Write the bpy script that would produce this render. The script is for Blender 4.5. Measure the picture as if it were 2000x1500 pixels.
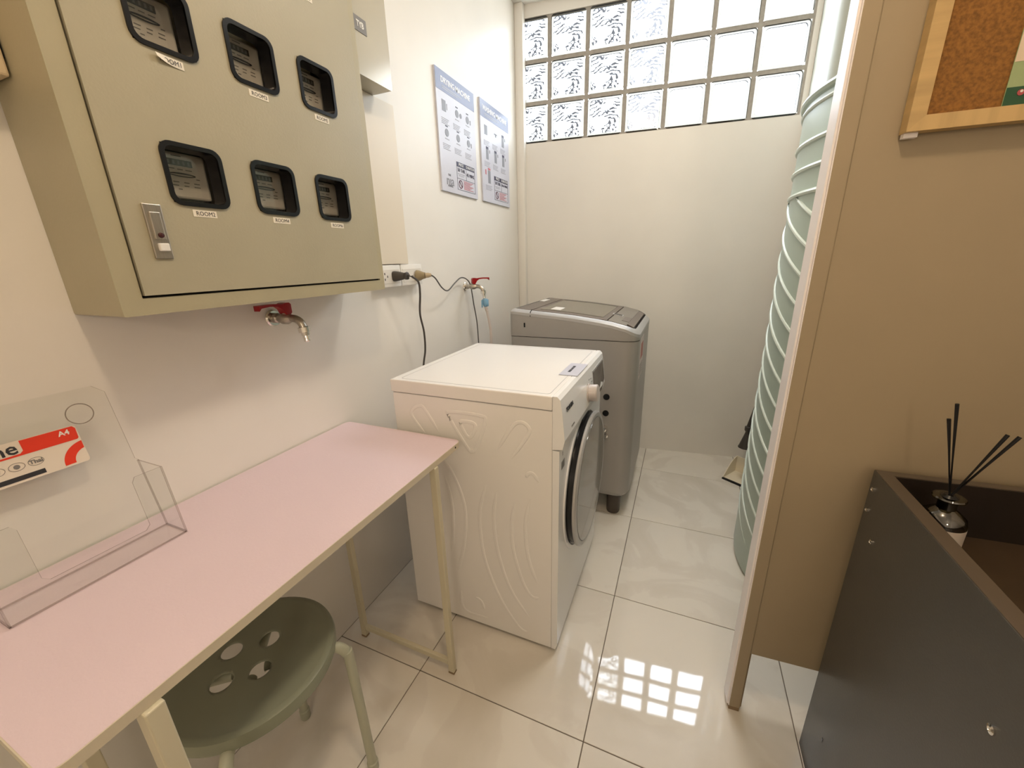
import bpy, bmesh, math, random
from mathutils import Vector, Matrix
random.seed(7)
for o in list(bpy.data.objects): bpy.data.objects.remove(o)
COL = bpy.context.scene.collection
S = bpy.context.scene
PI = math.pi

# ---------------------------------------------------------------- camera
cd = bpy.data.cameras.new('camera'); cam = bpy.data.objects.new('camera', cd); COL.objects.link(cam)
cd.sensor_width = 36; cd.lens = 775/2000*36; cd.clip_start = .02
def norm(v): return Vector(v).normalized()
_Y = norm((342, 250, -775)); _vz = Vector((-65, 2490, 775)); _Z = (_vz - _vz.dot(_Y)*_Y).normalized(); _X = _Y.cross(_Z)
R3 = Matrix((_X, _Y, _Z))
cam.matrix_world = Matrix.Translation((.939, 0, 1.175)) @ R3.to_4x4()
S.camera = cam
# ---------------------------------------------------------------- world: bright hazy sky
w = bpy.data.worlds.new('sky'); S.world = w; w.use_nodes = True
wn = w.node_tree; wn.nodes.clear()
wo = wn.nodes.new('ShaderNodeOutputWorld'); bg = wn.nodes.new('ShaderNodeBackground')
geo = wn.nodes.new('ShaderNodeTexCoord'); sep = wn.nodes.new('ShaderNodeSeparateXYZ'); cr = wn.nodes.new('ShaderNodeValToRGB')
wn.links.new(geo.outputs['Generated'], sep.inputs[0]); wn.links.new(sep.outputs['Z'], cr.inputs[0])
cr.color_ramp.elements[0].position = 0; cr.color_ramp.elements[0].color = (.55, .55, .53, 1)
cr.color_ramp.elements[1].position = .12; cr.color_ramp.elements[1].color = (.60, .66, .72, 1)
el = cr.color_ramp.elements.new(1.0); el.color = (1.0, 1.08, 1.18, 1)
wn.links.new(cr.outputs[0], bg.inputs[0]); bg.inputs[1].default_value = 16.0
wn.links.new(bg.outputs[0], wo.inputs[0])
# ---------------------------------------------------------------- lights
def light(name, kind, loc, power, color, size, rot=(0, 0, 0), size_y=None):
    l = bpy.data.lights.new(name, kind); o = bpy.data.objects.new(name, l); COL.objects.link(o)
    o.location = loc; o.rotation_euler = rot; l.color = color
    if kind == 'AREA':
        l.shape = 'RECTANGLE' if size_y else 'DISK'; l.size = size
        if size_y: l.size_y = size_y
    else: l.shadow_soft_size = size
    l.energy = power
    return o
TH = math.atan(.117)
LAMP_C = (1, .77, .52)
light('ceiling_bulb', 'POINT', (.97, .22, 2.30), 14, LAMP_C, .06)
light('room_fill', 'POINT', (1.5, -1.6, 1.7), 16, (1, .82, .62), .12)  # unseen fill added behind the camera to lift the shadows
light('laundry_fill', 'AREA', (1.0, 1.45, 2.41), 7, (1, .93, .83), .26)  # unseen light added overhead to brighten the back of the room
pl = light('window_daylight', 'AREA', (.675, 2.545, 2.085), 1, (1, 1, 1), 1.5, (math.radians(-90), 0, TH), .70)
pl.data.cycles.is_portal = True
# ---------------------------------------------------------------- exposure
S.view_settings.view_transform = 'Standard'; S.view_settings.look = 'None'
S.view_settings.gamma = 1; S.view_settings.use_curve_mapping = False
S.view_settings.exposure = 0.4
S.cycles.transparent_max_bounces = 24

# ---------------------------------------------------------------- materials
MATS = {}
def mat(name, col, rough=.5, metal=0, spec=.5, vary=0, vscale=8, bump=0, bscale=60, coat=0, alpha=1, trans=0, ior=1.45, stretch=None, col2=None):
    if name in MATS: return MATS[name]
    m = bpy.data.materials.new(name); m.use_nodes = True; nt = m.node_tree
    b = nt.nodes['Principled BSDF']; b.inputs['Base Color'].default_value = (*col, 1)
    b.inputs['Roughness'].default_value = rough; b.inputs['Metallic'].default_value = metal
    b.inputs['Specular IOR Level'].default_value = spec; b.inputs['Coat Weight'].default_value = coat
    b.inputs['Alpha'].default_value = alpha; b.inputs['Transmission Weight'].default_value = trans; b.inputs['IOR'].default_value = ior
    tc = nt.nodes.new('ShaderNodeTexCoord'); src = tc.outputs['Object']
    if stretch:
        mp = nt.nodes.new('ShaderNodeMapping'); mp.inputs['Scale'].default_value = stretch
        nt.links.new(src, mp.inputs[0]); src = mp.outputs[0]
    n = nt.nodes.new('ShaderNodeTexNoise'); n.inputs['Scale'].default_value = vscale; n.inputs['Detail'].default_value = 6
    nt.links.new(src, n.inputs['Vector'])
    r = nt.nodes.new('ShaderNodeValToRGB')
    c2 = col2 or tuple(c*(1-vary) for c in col)
    r.color_ramp.elements[0].color = (*c2, 1); r.color_ramp.elements[0].position = .3
    r.color_ramp.elements[1].color = (*col, 1); r.color_ramp.elements[1].position = .65
    nt.links.new(n.outputs['Fac'], r.inputs[0]); nt.links.new(r.outputs[0], b.inputs['Base Color'])
    if bump:
        n2 = nt.nodes.new('ShaderNodeTexNoise'); n2.inputs['Scale'].default_value = bscale; n2.inputs['Detail'].default_value = 3
        nt.links.new(src, n2.inputs['Vector'])
        bp = nt.nodes.new('ShaderNodeBump'); bp.inputs['Strength'].default_value = bump; bp.inputs['Distance'].default_value = .002
        nt.links.new(n2.outputs['Fac'], bp.inputs['Height']); nt.links.new(bp.outputs[0], b.inputs['Normal'])
    MATS[name] = m; return m
def srgb(r, g, b):
    f = lambda c: (c/255/12.92 if c <= 10 else ((c/255+.055)/1.055)**2.4)
    return (f(r), f(g), f(b))

M_wall = mat('wall_paint', (.83, .80, .75), .42, vary=.05, vscale=3, bump=.15, bscale=25)
M_ceil = mat('ceiling_paint', (.78, .76, .72), .7)
M_mortar = mat('mortar', (.40, .37, .33), .8, vary=.15, vscale=60, bump=.3)
M_board = mat('partition_board', (.37, .30, .20), .55, vary=.04, vscale=5)
M_alu = mat('white_aluminium', (.93, .89, .90), .35)
M_dust = mat('dusty_edge', (.28, .2, .12), .8)
M_cab = mat('cabinet_paint', (.41, .375, .27), .42, vary=.05, vscale=9, bump=.12, bscale=220)
M_cab2 = mat('cabinet_body_paint', (.41, .37, .25), .42, vary=.04, vscale=9, bump=.12, bscale=220)
M_black = mat('black_plastic', (.006, .006, .007), .25)
M_blackm = mat('black_matte', (.01, .009, .008), .7)
M_plate = mat('meter_plate', (.78, .74, .68), .5, vary=.03)
M_ink = mat('ink_dark', (.03, .03, .035), .5)
M_inkg = mat('ink_grey', (.2, .19, .18), .5)
M_sticker = mat('sticker_paper', (.80, .74, .62), .5)
M_steel = mat('brushed_steel', (.55, .52, .47), .3, 1, vary=.2, vscale=40, stretch=(1, 20, 1))
M_chrome = mat('chrome', (.8, .78, .74), .12, 1)
M_brass = mat('dull_nickel', (.50, .46, .40), .3, .9, vary=.4, vscale=60)
M_red = mat('red_enamel', (.30, .004, .008), .35)
M_white = mat('white_plastic', (.82, .80, .76), .35)
M_dryer = mat('white_enamel', (.88, .86, .84), .22, vary=.015, vscale=3)
M_dryerf = mat('white_front', (.86, .86, .86), .25)
M_glassdark = mat('dark_door_glass', (.11, .10, .09), .10, spec=.6, coat=.25)
M_silver = mat('silver_paint', (.46, .455, .45), .38, .3)
M_gw = mat('grey_washer_paint', (.36, .345, .325), .36, .12, vary=.06, vscale=4)
M_gwd = mat('washer_deck', (.13, .105, .09), .3)
M_gwg = mat('washer_lid_glass', (.15, .135, .10), .12)
M_pink = mat('pink_laminate', (.71, .57, .61), .38, vary=.03, vscale=5, bump=.25, bscale=260)
M_edge = mat('table_edge_band', (.62, .55, .42), .35)
M_frame = mat('cream_tube', (.62, .57, .42), .4)
M_stool = mat('sage_stool_plastic', (.23, .245, .175), .3, vary=.05)
M_stoolt = mat('sage_stool_tube', (.42, .43, .33), .35)
M_tank = mat('tank_plastic', (.42, .51, .45), .32, vary=.04, vscale=3)
M_grey = mat('grey_plastic', (.055, .048, .042), .5)
M_khaki = mat('khaki_plastic', (.30, .24, .14), .5)
M_cable = mat('grey_cable', (.085, .08, .075), .5)
M_hose = mat('pale_hose', (.75, .68, .64), .5)
M_blue = mat('blue_plastic', (.22, .42, .60), .4)
M_box = mat('charcoal_sheet', (.078, .073, .065), .36, vary=.06, vscale=14, bump=.1, bscale=300)
M_boxin = mat('brown_inner', (.10, .072, .052), .5, vary=.1, vscale=30)
M_rim = mat('box_rim', (.105, .082, .06), .45)
M_pine = mat('pine', (.60, .42, .19), .45, vary=.25, vscale=4, stretch=(1, 1, 12))
M_pineh = mat('pine_rail', (.60, .42, .19), .45, vary=.25, vscale=4, stretch=(12, 1, 1))
M_cork = mat('cork', (.30, .135, .028), .8, vary=.45, vscale=220, bump=.3, bscale=300)
M_acr = None
M_reed = mat('black_reed', (.006, .006, .007), .6)
M_cream = mat('cream_plastic', (.88, .80, .64), .4)

def acrylic():
    m = bpy.data.materials.new('clear_acrylic'); m.use_nodes = True; nt = m.node_tree; nt.nodes.clear()
    out = nt.nodes.new('ShaderNodeOutputMaterial'); mx = nt.nodes.new('ShaderNodeMixShader')
    t = nt.nodes.new('ShaderNodeBsdfTransparent'); t.inputs[0].default_value = (.985, .99, .985, 1)
    g = nt.nodes.new('ShaderNodeBsdfGlossy'); g.inputs['Roughness'].default_value = .04
    f0 = nt.nodes.new('ShaderNodeLayerWeight'); f1 = nt.nodes.new('ShaderNodeMath'); f1.operation = 'POWER'; f1.inputs[1].default_value = 5
    f = nt.nodes.new('ShaderNodeMath'); f.operation = 'MULTIPLY_ADD'; f.inputs[1].default_value = .35; f.inputs[2].default_value = .025
    nt.links.new(f0.outputs['Facing'], f1.inputs[0]); nt.links.new(f1.outputs[0], f.inputs[0])
    nt.links.new(f.outputs[0], mx.inputs[0]); nt.links.new(t.outputs[0], mx.inputs[1]); nt.links.new(g.outputs[0], mx.inputs[2])
    nt.links.new(mx.outputs[0], out.inputs[0]); return m
M_acr = acrylic()
def acr_edge():
    m = M_acr.copy(); m.name = 'acrylic_edge'
    for n in m.node_tree.nodes:
        if n.type == 'BSDF_TRANSPARENT': n.inputs[0].default_value = (.68, .64, .62, 1)
    return m
M_acre = acr_edge()

def painted_refraction(name, amount):
    """cast glass: mostly clear, dark refraction of wavy ridges and seeds painted into the tint"""
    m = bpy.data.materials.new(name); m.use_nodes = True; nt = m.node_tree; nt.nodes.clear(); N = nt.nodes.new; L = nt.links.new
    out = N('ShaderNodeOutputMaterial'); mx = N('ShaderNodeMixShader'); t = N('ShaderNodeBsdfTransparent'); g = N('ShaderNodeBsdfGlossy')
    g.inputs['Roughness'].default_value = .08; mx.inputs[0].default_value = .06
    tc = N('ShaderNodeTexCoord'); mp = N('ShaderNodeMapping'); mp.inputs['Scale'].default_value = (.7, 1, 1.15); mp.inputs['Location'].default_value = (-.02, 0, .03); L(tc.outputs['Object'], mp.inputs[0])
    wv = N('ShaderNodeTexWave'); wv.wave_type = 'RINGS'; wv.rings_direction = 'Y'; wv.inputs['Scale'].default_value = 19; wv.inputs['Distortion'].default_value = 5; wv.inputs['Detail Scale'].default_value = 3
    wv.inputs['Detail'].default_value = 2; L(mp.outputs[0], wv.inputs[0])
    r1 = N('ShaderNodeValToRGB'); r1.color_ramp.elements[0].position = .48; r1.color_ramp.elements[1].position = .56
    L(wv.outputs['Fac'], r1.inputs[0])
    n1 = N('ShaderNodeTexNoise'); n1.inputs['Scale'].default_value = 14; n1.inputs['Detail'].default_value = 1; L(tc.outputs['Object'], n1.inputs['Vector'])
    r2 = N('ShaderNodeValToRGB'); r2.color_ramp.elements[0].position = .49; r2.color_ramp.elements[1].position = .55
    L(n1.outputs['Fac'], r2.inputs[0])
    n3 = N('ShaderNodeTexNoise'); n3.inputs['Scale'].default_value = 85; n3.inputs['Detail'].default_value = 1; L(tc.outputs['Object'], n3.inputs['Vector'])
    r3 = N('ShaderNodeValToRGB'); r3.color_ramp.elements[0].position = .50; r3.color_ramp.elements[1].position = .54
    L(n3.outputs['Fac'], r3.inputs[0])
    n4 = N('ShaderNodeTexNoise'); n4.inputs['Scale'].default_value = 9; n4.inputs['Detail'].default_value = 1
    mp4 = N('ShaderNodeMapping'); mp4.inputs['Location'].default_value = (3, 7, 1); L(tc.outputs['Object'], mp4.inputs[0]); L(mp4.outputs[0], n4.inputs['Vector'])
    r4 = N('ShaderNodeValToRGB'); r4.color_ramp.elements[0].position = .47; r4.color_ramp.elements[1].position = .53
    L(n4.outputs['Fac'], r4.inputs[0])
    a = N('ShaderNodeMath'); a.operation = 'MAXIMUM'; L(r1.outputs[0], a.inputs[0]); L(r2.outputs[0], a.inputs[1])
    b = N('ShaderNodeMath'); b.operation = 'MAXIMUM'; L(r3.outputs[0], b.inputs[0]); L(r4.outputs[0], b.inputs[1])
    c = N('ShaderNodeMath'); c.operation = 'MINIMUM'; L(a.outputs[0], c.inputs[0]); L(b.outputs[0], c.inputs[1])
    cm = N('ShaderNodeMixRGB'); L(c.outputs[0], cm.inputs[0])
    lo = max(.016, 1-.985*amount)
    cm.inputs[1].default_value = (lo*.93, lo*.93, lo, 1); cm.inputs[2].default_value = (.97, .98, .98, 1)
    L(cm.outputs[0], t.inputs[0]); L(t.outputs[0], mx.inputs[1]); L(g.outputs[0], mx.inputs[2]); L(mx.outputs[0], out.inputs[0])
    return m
def tinted(name, col, gl=.06):
    m = bpy.data.materials.new(name); m.use_nodes = True; nt = m.node_tree; nt.nodes.clear(); N = nt.nodes.new; L = nt.links.new
    out = N('ShaderNodeOutputMaterial'); mx = N('ShaderNodeMixShader'); t = N('ShaderNodeBsdfTransparent'); g = N('ShaderNodeBsdfGlossy')
    t.inputs[0].default_value = (*col, 1); g.inputs['Roughness'].default_value = .05; mx.inputs[0].default_value = gl
    L(t.outputs[0], mx.inputs[1]); L(g.outputs[0], mx.inputs[2]); L(mx.outputs[0], out.inputs[0]); return m
M_gl = [painted_refraction('block_glass_heavy', 1.0), painted_refraction('block_glass_mid', .96), painted_refraction('block_glass_light', .0)]  # dark refraction painted as tint: strong on left columns, none at right
M_rimg = tinted('block_rim_glass', (.085, .08, .068))
M_rimline = tinted('block_rim_line', (.02, .02, .02))
M_pane = tinted('clear_pane', (.93, .93, .92), .05)
M_bottle = tinted('bottle_glass', (.62, .58, .42), .18)

def marble():
    m = bpy.data.materials.new('polished_tile'); m.use_nodes = True; nt = m.node_tree; N = nt.nodes.new; L = nt.links.new
    b = nt.nodes['Principled BSDF']; b.inputs['Roughness'].default_value = .03; b.inputs['Specular IOR Level'].default_value = .5
    tc = N('ShaderNodeTexCoord'); oi = N('ShaderNodeObjectInfo'); ad = N('ShaderNodeVectorMath'); ad.operation = 'MULTIPLY_ADD'
    L(oi.outputs['Random'], ad.inputs[0]); ad.inputs[1].default_value = (37, 19, 5); L(tc.outputs['Object'], ad.inputs[2])
    n = N('ShaderNodeTexNoise'); n.inputs['Scale'].default_value = 3.2; n.inputs['Detail'].default_value = 7; n.inputs['Distortion'].default_value = 1.6
    L(ad.outputs[0], n.inputs['Vector'])
    r = N('ShaderNodeValToRGB'); e = r.color_ramp.elements
    e[0].position = .25; e[0].color = (*srgb(214, 208, 196), 1); e[1].position = .75; e[1].color = (*srgb(229, 223, 213), 1)
    x = e.new(.48); x.color = (*srgb(221, 215, 205), 1); x = e.new(.52); x.color = (*srgb(226, 221, 211), 1)
    L(n.outputs['Fac'], r.inputs[0]); L(r.outputs[0], b.inputs['Base Color'])
    n2 = N('ShaderNodeTexNoise'); n2.inputs['Scale'].default_value = 5; bp = N('ShaderNodeBump'); bp.inputs['Strength'].default_value = .05; bp.inputs['Distance'].default_value = .004
    L(tc.outputs['Object'], n2.inputs['Vector']); L(n2.outputs['Fac'], bp.inputs['Height']); L(bp.outputs[0], b.inputs['Normal'])
    return m
M_tile = marble()
M_grout = mat('grout', (.16, .13, .10), .8)

# ---------------------------------------------------------------- helpers
def smooth(o, ang=35):
    for p in o.data.polygons: p.use_smooth = True
    try: o.data.set_sharp_from_angle(angle=math.radians(ang))
    except Exception: pass
def obj(name, bm, m, parent=None, sm=False, loc=None, rot=None):
    me = bpy.data.meshes.new(name); bmesh.ops.recalc_face_normals(bm, faces=bm.faces[:]); bm.to_mesh(me); bm.free()
    for x in (m if isinstance(m, (list, tuple)) else [m]): me.materials.append(x)
    o = bpy.data.objects.new(name, me); COL.objects.link(o)
    if loc: o.location = loc
    if rot: o.rotation_euler = rot
    if parent: o.parent = parent
    if sm: smooth(o)
    return o
def tag(o, label, cat, group=None):
    o['label'] = label; o['category'] = cat
    if group: o['group'] = group
    return o
def thing(name, label, cat, loc=(0, 0, 0), rot=(0, 0, 0), group=None):
    o = bpy.data.objects.new(name, None); COL.objects.link(o); o.location = loc; o.rotation_euler = rot; o.empty_display_size = .05
    return tag(o, label, cat, group)
def struct(o): o['kind'] = 'structure'; return o
def box(bm, a, b, bev=0, mi=0, seg=2):
    """axis-aligned box from corner a to corner b"""
    r = bmesh.ops.create_cube(bm, size=1); vs = r['verts']
    for v in vs: v.co = Vector([(a[i]+b[i])/2 + v.co[i]*(b[i]-a[i]) for i in range(3)])
    fs = {f for v in vs for f in v.link_faces}
    for f in fs: f.material_index = mi
    if bev:
        es = list({e for v in vs for e in v.link_edges})
        r = bmesh.ops.bevel(bm, geom=es, offset=bev, segments=seg, affect='EDGES', profile=.5)
        for f in r['faces']: f.material_index = mi
    return bm
def B(a, b, bev=0): return box(bmesh.new(), a, b, bev)
def frame_axes(d):
    d = Vector(d).normalized(); u = d.cross(Vector((0, 0, 1)))
    if u.length < 1e-3: u = Vector((1, 0, 0))
    u.normalize(); return d, u, u.cross(d)
def tube(bm, pts, r, seg=10, closed=False, mi=0, caps=True, flat=None):
    pts = [Vector(p) for p in pts]; n = len(pts); rings = []
    rr = r if isinstance(r, (list, tuple)) else [r]*n
    prev = None
    for i in range(n):
        if closed: d = pts[(i+1) % n]-pts[i-1]
        else: d = pts[min(i+1, n-1)]-pts[max(i-1, 0)]
        d.normalize()
        if prev is None: _, u, v = frame_axes(d)
        else:
            u = prev - prev.dot(d)*d
            u.normalize(); v = d.cross(u)
        prev = u
        ring = []
        for k in range(seg):
            a = 2*PI*k/seg; p = u*math.cos(a)*rr[i] + v*math.sin(a)*rr[i]
            if flat is not None: p[flat[0]] *= flat[1]
            ring.append(bm.verts.new(pts[i]+p))
        rings.append(ring)
    for i in range(n if closed else n-1):
        A, Bq = rings[i], rings[(i+1) % n]
        for k in range(seg):
            f = bm.faces.new((A[k], A[(k+1) % seg], Bq[(k+1) % seg], Bq[k])); f.material_index = mi
    if caps and not closed:
        for q in (rings[0], rings[-1]):
            f = bm.faces.new(q); f.material_index = mi
    return bm
def smoothpath(pts, n=6, closed=False):
    pts = [Vector(p) for p in pts]; out = []; N = len(pts)
    rng = range(N if closed else N-1)
    for i in rng:
        if closed: p0, p1, p2, p3 = pts[i-1], pts[i], pts[(i+1) % N], pts[(i+2) % N]
        else: p0, p1, p2, p3 = pts[max(i-1, 0)], pts[i], pts[i+1], pts[min(i+2, N-1)]
        for k in range(n):
            t = k/n
            out.append(.5*((2*p1)+(-p0+p2)*t+(2*p0-5*p1+4*p2-p3)*t*t+(-p0+3*p1-3*p2+p3)*t**3))
    if not closed: out.append(pts[-1])
    return out
def lathe(bm, prof, c=(0, 0, 0), axis=(0, 0, 1), seg=32, mi=0):
    """prof: list of (radius, height along axis)"""
    d, u, v = frame_axes(axis); c = Vector(c); rings = []
    for r, h in prof:
        if r < 1e-6: rings.append([bm.verts.new(c+d*h)])
        else: rings.append([bm.verts.new(c+d*h+u*math.cos(2*PI*k/seg)*r+v*math.sin(2*PI*k/seg)*r) for k in range(seg)])
    for A, Bq in zip(rings, rings[1:]):
        for k in range(seg):
            a0, a1 = A[k % len(A)], A[(k+1) % seg % len(A)]; b0, b1 = Bq[k % len(Bq)], Bq[(k+1) % seg % len(Bq)]
            vs = []
            for q in (a0, a1, b1, b0):
                if q not in vs: vs.append(q)
            if len(vs) > 2:
                f = bm.faces.new(vs); f.material_index = mi
    return bm
def rrect(x0, x1, y0, y1, r, seg=6):
    """rounded rectangle outline; r = (r at x0y0, x1y0, x1y1, x0y1)"""
    if not isinstance(r, (list, tuple)): r = (r,)*4
    P = []
    for (cx, cy, a0, rad, sx, sy) in ((x0, y0, PI, r[0], 1, 1), (x1, y0, 1.5*PI, r[1], -1, 1), (x1, y1, 0, r[2], -1, -1), (x0, y1, .5*PI, r[3], 1, -1)):
        if rad <= 0: P.append((cx, cy)); continue
        for k in range(seg+1):
            a = a0+k/seg*PI/2; P.append((cx+sx*rad+math.cos(a)*rad, cy+sy*rad+math.sin(a)*rad))
    return P
def prism(bm, outline, z0, z1, mi=0, order='xy'):
    """extrude outline; z0/z1 numbers or functions of the outline point. order maps (u,v,w) to xyz"""
    def mk(u, v, w_): return {'xy': (u, v, w_), 'yz': (w_, u, v), 'xz': (u, w_, v)}[order]
    f0 = z0 if callable(z0) else (lambda u, v: z0); f1 = z1 if callable(z1) else (lambda u, v: z1)
    a = [bm.verts.new(mk(u, v, f0(u, v))) for u, v in outline]; b = [bm.verts.new(mk(u, v, f1(u, v))) for u, v in outline]
    n = len(a)
    fs = [bm.faces.new(a[::-1]), bm.faces.new(b)]
    for k in range(n): fs.append(bm.faces.new((a[k], a[(k+1) % n], b[(k+1) % n], b[k])))
    for f in fs: f.material_index = mi
    return bm
def ringprism(bm, outer, inner, z0, z1, mi=0, order='xy'):
    def mk(u, v, w_): return {'xy': (u, v, w_), 'yz': (w_, u, v), 'xz': (u, w_, v)}[order]
    V = lambda o, z: [bm.verts.new(mk(u, v, z)) for u, v in o]
    o0, o1, i0, i1 = V(outer, z0), V(outer, z1), V(inner, z0), V(inner, z1); n = len(o0); fs = []
    for k in range(n):
        j = (k+1) % n
        fs += [bm.faces.new((o0[k], o0[j], o1[j], o1[k])), bm.faces.new((i0[k], i1[k], i1[j], i0[j])),
               bm.faces.new((o1[k], o1[j], i1[j], i1[k])), bm.faces.new((o0[k], i0[k], i0[j], o0[j]))]
    for f in fs: f.material_index = mi
    return bm
def text(name, body, m, parent, size, loc, facing, up=(0, 0, 1), depth=.0004, align='CENTER', sx=1, bold=0):
    """lettering as mesh; facing = direction the letters look towards"""
    c = bpy.data.curves.new(name, 'FONT'); c.body = body; c.size = size; c.extrude = depth; c.align_x = align; c.align_y = 'CENTER'; c.resolution_u = 2; c.offset = bold
    t = bpy.data.objects.new('tmp', c); COL.objects.link(t)
    dg = bpy.context.evaluated_depsgraph_get(); me = bpy.data.meshes.new_from_object(t.evaluated_get(dg)); bpy.data.objects.remove(t)
    n = Vector(facing).normalized(); u = Vector(up); u = (u-u.dot(n)*n).normalized(); r = u.cross(n)
    M = Matrix((r*sx, u, n)).transposed().to_4x4(); M.translation = Vector(loc); me.transform(M)
    me.name = name; me.materials.clear(); me.materials.append(m)
    o = bpy.data.objects.new(name, me); COL.objects.link(o)
    if parent: o.parent = parent
    return o

# ================================================================= STRUCTURE
XR, YF, ZC = 2.35, -2.6, 2.43
BP = [(-.1, YF), (XR, YF), (XR, 2.363+.117*XR+.02), (-.1, 2.363+.01)]
fl = struct(obj('floor', prism(bmesh.new(), BP, -.06, -.0025), M_grout))
PX, PY = .4985, .4957
xs = [.8105-PX*k for k in range(2, -5, -1)]; ys = [.700-PY*k for k in range(7, -5, -1)]
tile_mesh = {}
for xa in xs:
    for ya in ys:
        x0, x1 = max(xa+.0013, .001), min(xa+PX-.0013, XR); y0, y1 = max(ya+.0013, YF), min(ya+PY-.0013, 2.363+.117*x1+.02)
        if x1-x0 < .02 or y1-y0 < .02: continue
        key = (round(x1-x0, 3), round(y1-y0, 3))
        if key not in tile_mesh:
            bm = bmesh.new(); box(bm, (0, 0, -.01), (x1-x0, y1-y0, 0), .0008, seg=1)
            o = obj('tile', bm, M_tile, fl); tile_mesh[key] = o.data
        else:
            o = bpy.data.objects.new('tile', tile_mesh[key]); COL.objects.link(o); o.parent = fl
        o.location = (x0, y0, 0)
struct(obj('wall_left', B((-.12, YF, 0), (0, 2.385, ZC)), M_wall))
struct(obj('wall_right', B((XR, YF, 0), (XR+.1, 2.7, ZC)), M_wall))
struct(obj('wall_front', B((-.1, YF-.1, 0), (XR, YF, ZC)), M_wall))
struct(obj('ceiling', prism(bmesh.new(), BP, ZC, ZC+.1), M_ceil))
# back wall, slightly out of square, with the opening for the glass blocks
bw = bpy.data.objects.new('wall_back', None)
bm = bmesh.new(); WT = .03; W0, W1, WZ0, WZ1 = -.015, 1.375, 1.797, 2.372
for a, b in (((-.2, 0, 0), (2.6, WT, WZ0)), ((-.2, 0, WZ1), (2.6, WT, ZC)), ((-.2, 0, WZ0), (W0, WT, WZ1)), ((W1, 0, WZ0), (2.6, WT, WZ1))): box(bm, a, b)
struct(obj('wall_back', bm, M_wall, loc=(0, 2.363, 0), rot=(0, 0, TH)))
# corner pillar and its rounded edge; narrow strip in the left corner
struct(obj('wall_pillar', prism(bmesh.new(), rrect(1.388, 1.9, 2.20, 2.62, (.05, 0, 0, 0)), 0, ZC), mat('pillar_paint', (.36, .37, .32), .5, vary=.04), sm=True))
struct(obj('trim_1', B((0, 2.335, 0), (.047, 2.38, ZC), .004), M_wall, sm=True))
# window of glass blocks
win = bpy.data.objects.new('window_1', None); COL.objects.link(win); struct(win); win.location = (0, 2.363, 0); win.rotation_euler = (0, 0, TH)
bm = bmesh.new()
U = [W0]+[.1785+.1962*k for k in range(7)]; U[-1] = W1; ZZ = [WZ0, 1.988, 2.180, WZ1]
g = .0098
mort = bmesh.new()
for k, u in enumerate(U):
    a = u-g if k else u-.001; b = u+g if k < 7 else u+.001
    box(mort, (a, .004, WZ0), (b, .014, WZ1))
for k, z in enumerate(ZZ):
    a = z-g if 0 < k else z-.001; b = z+g if k < 3 else z+.001
    box(mort, (W0, .0045, a), (W1, .0135, b))
obj('mortar_joints', mort, M_mortar, win)
blk = {}
for i in range(7):
    for j in range(3):
        u0 = U[i]+(g if i else .001); u1 = U[i+1]-(g if i < 6 else .012); z0 = ZZ[j]+(g if j else .003); z1 = ZZ[j+1]-(g if j < 2 else .003)
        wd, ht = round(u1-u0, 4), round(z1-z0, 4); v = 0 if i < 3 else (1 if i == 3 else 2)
        if (wd, ht, v) not in blk:
            bm = bmesh.new(); cx, cz = wd/2, ht/2
            O = rrect(-cx, cx, -cz, cz, .014, 4); I = rrect(-cx+.012, cx-.012, -cz+.012, cz-.012, .016, 4); I2 = rrect(-cx+.0145, cx-.0145, -cz+.0145, cz-.0145, .015, 4)
            def ringf(A, Bp, ya, yb, mi):
                a = [bm.verts.new((p[0], ya, p[1])) for p in A]; b = [bm.verts.new((p[0], yb, p[1])) for p in Bp]; n = len(a)
                for k in range(n):
                    f = bm.faces.new((a[k], a[(k+1) % n], b[(k+1) % n], b[k])); f.material_index = mi
            ringf(O, I, .002, 0, 1); ringf(I, I2, 0, .004, 2)
            f = bm.faces.new([bm.verts.new((p[0], .004, p[1])) for p in I2]); f.material_index = 0
            ringf(O, O, .002, .014, 1)
            f = bm.faces.new([bm.verts.new((p[0], .078, p[1])) for p in O]); f.material_index = 3
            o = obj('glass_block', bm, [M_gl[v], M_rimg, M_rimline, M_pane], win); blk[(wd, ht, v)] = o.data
        else:
            o = bpy.data.objects.new('glass_block', blk[(wd, ht, v)]); COL.objects.link(o); o.parent = win
        o.location = ((u0+u1)/2, 0, (z0+z1)/2)

# partition screen standing on a leg, board raised off the floor
PA = math.atan(.0588)
part = thing('partition_screen', 'tall beige partition board with white aluminium edge post, cork board hung on it', 'partition', (1.155, .923, 0), (0, 0, PA))
obj('edge_post', B((0, 0, .012), (.006, .050, ZC-.02), .001), M_alu, part)
bm = bmesh.new(); box(bm, (.001, -.001, .012), (.027, .051, ZC-.02), .002); obj('side_stile', bm, M_board, part)
obj('board', B((.0275, .002, .205), (1.19, .046, ZC-.02), .0008), M_board, part)
obj('foot', B((.001, 0, 0), (.026, .049, .012)), M_dust, part)
obj('leg_lining', B((.027, .006, .012), (.031, .024, .204)), M_dust, part)
bm = bmesh.new(); lathe(bm, [(0, .004), (.003, .003), (.004, 0)], (-.0002, .01, .826), (-1, 0, 0), 10); obj('screw', bm, M_chrome, part)
obj('edge_trim', B((-.004, .004, .012), (0, .047, ZC-.02), .001), M_alu, part)

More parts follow.
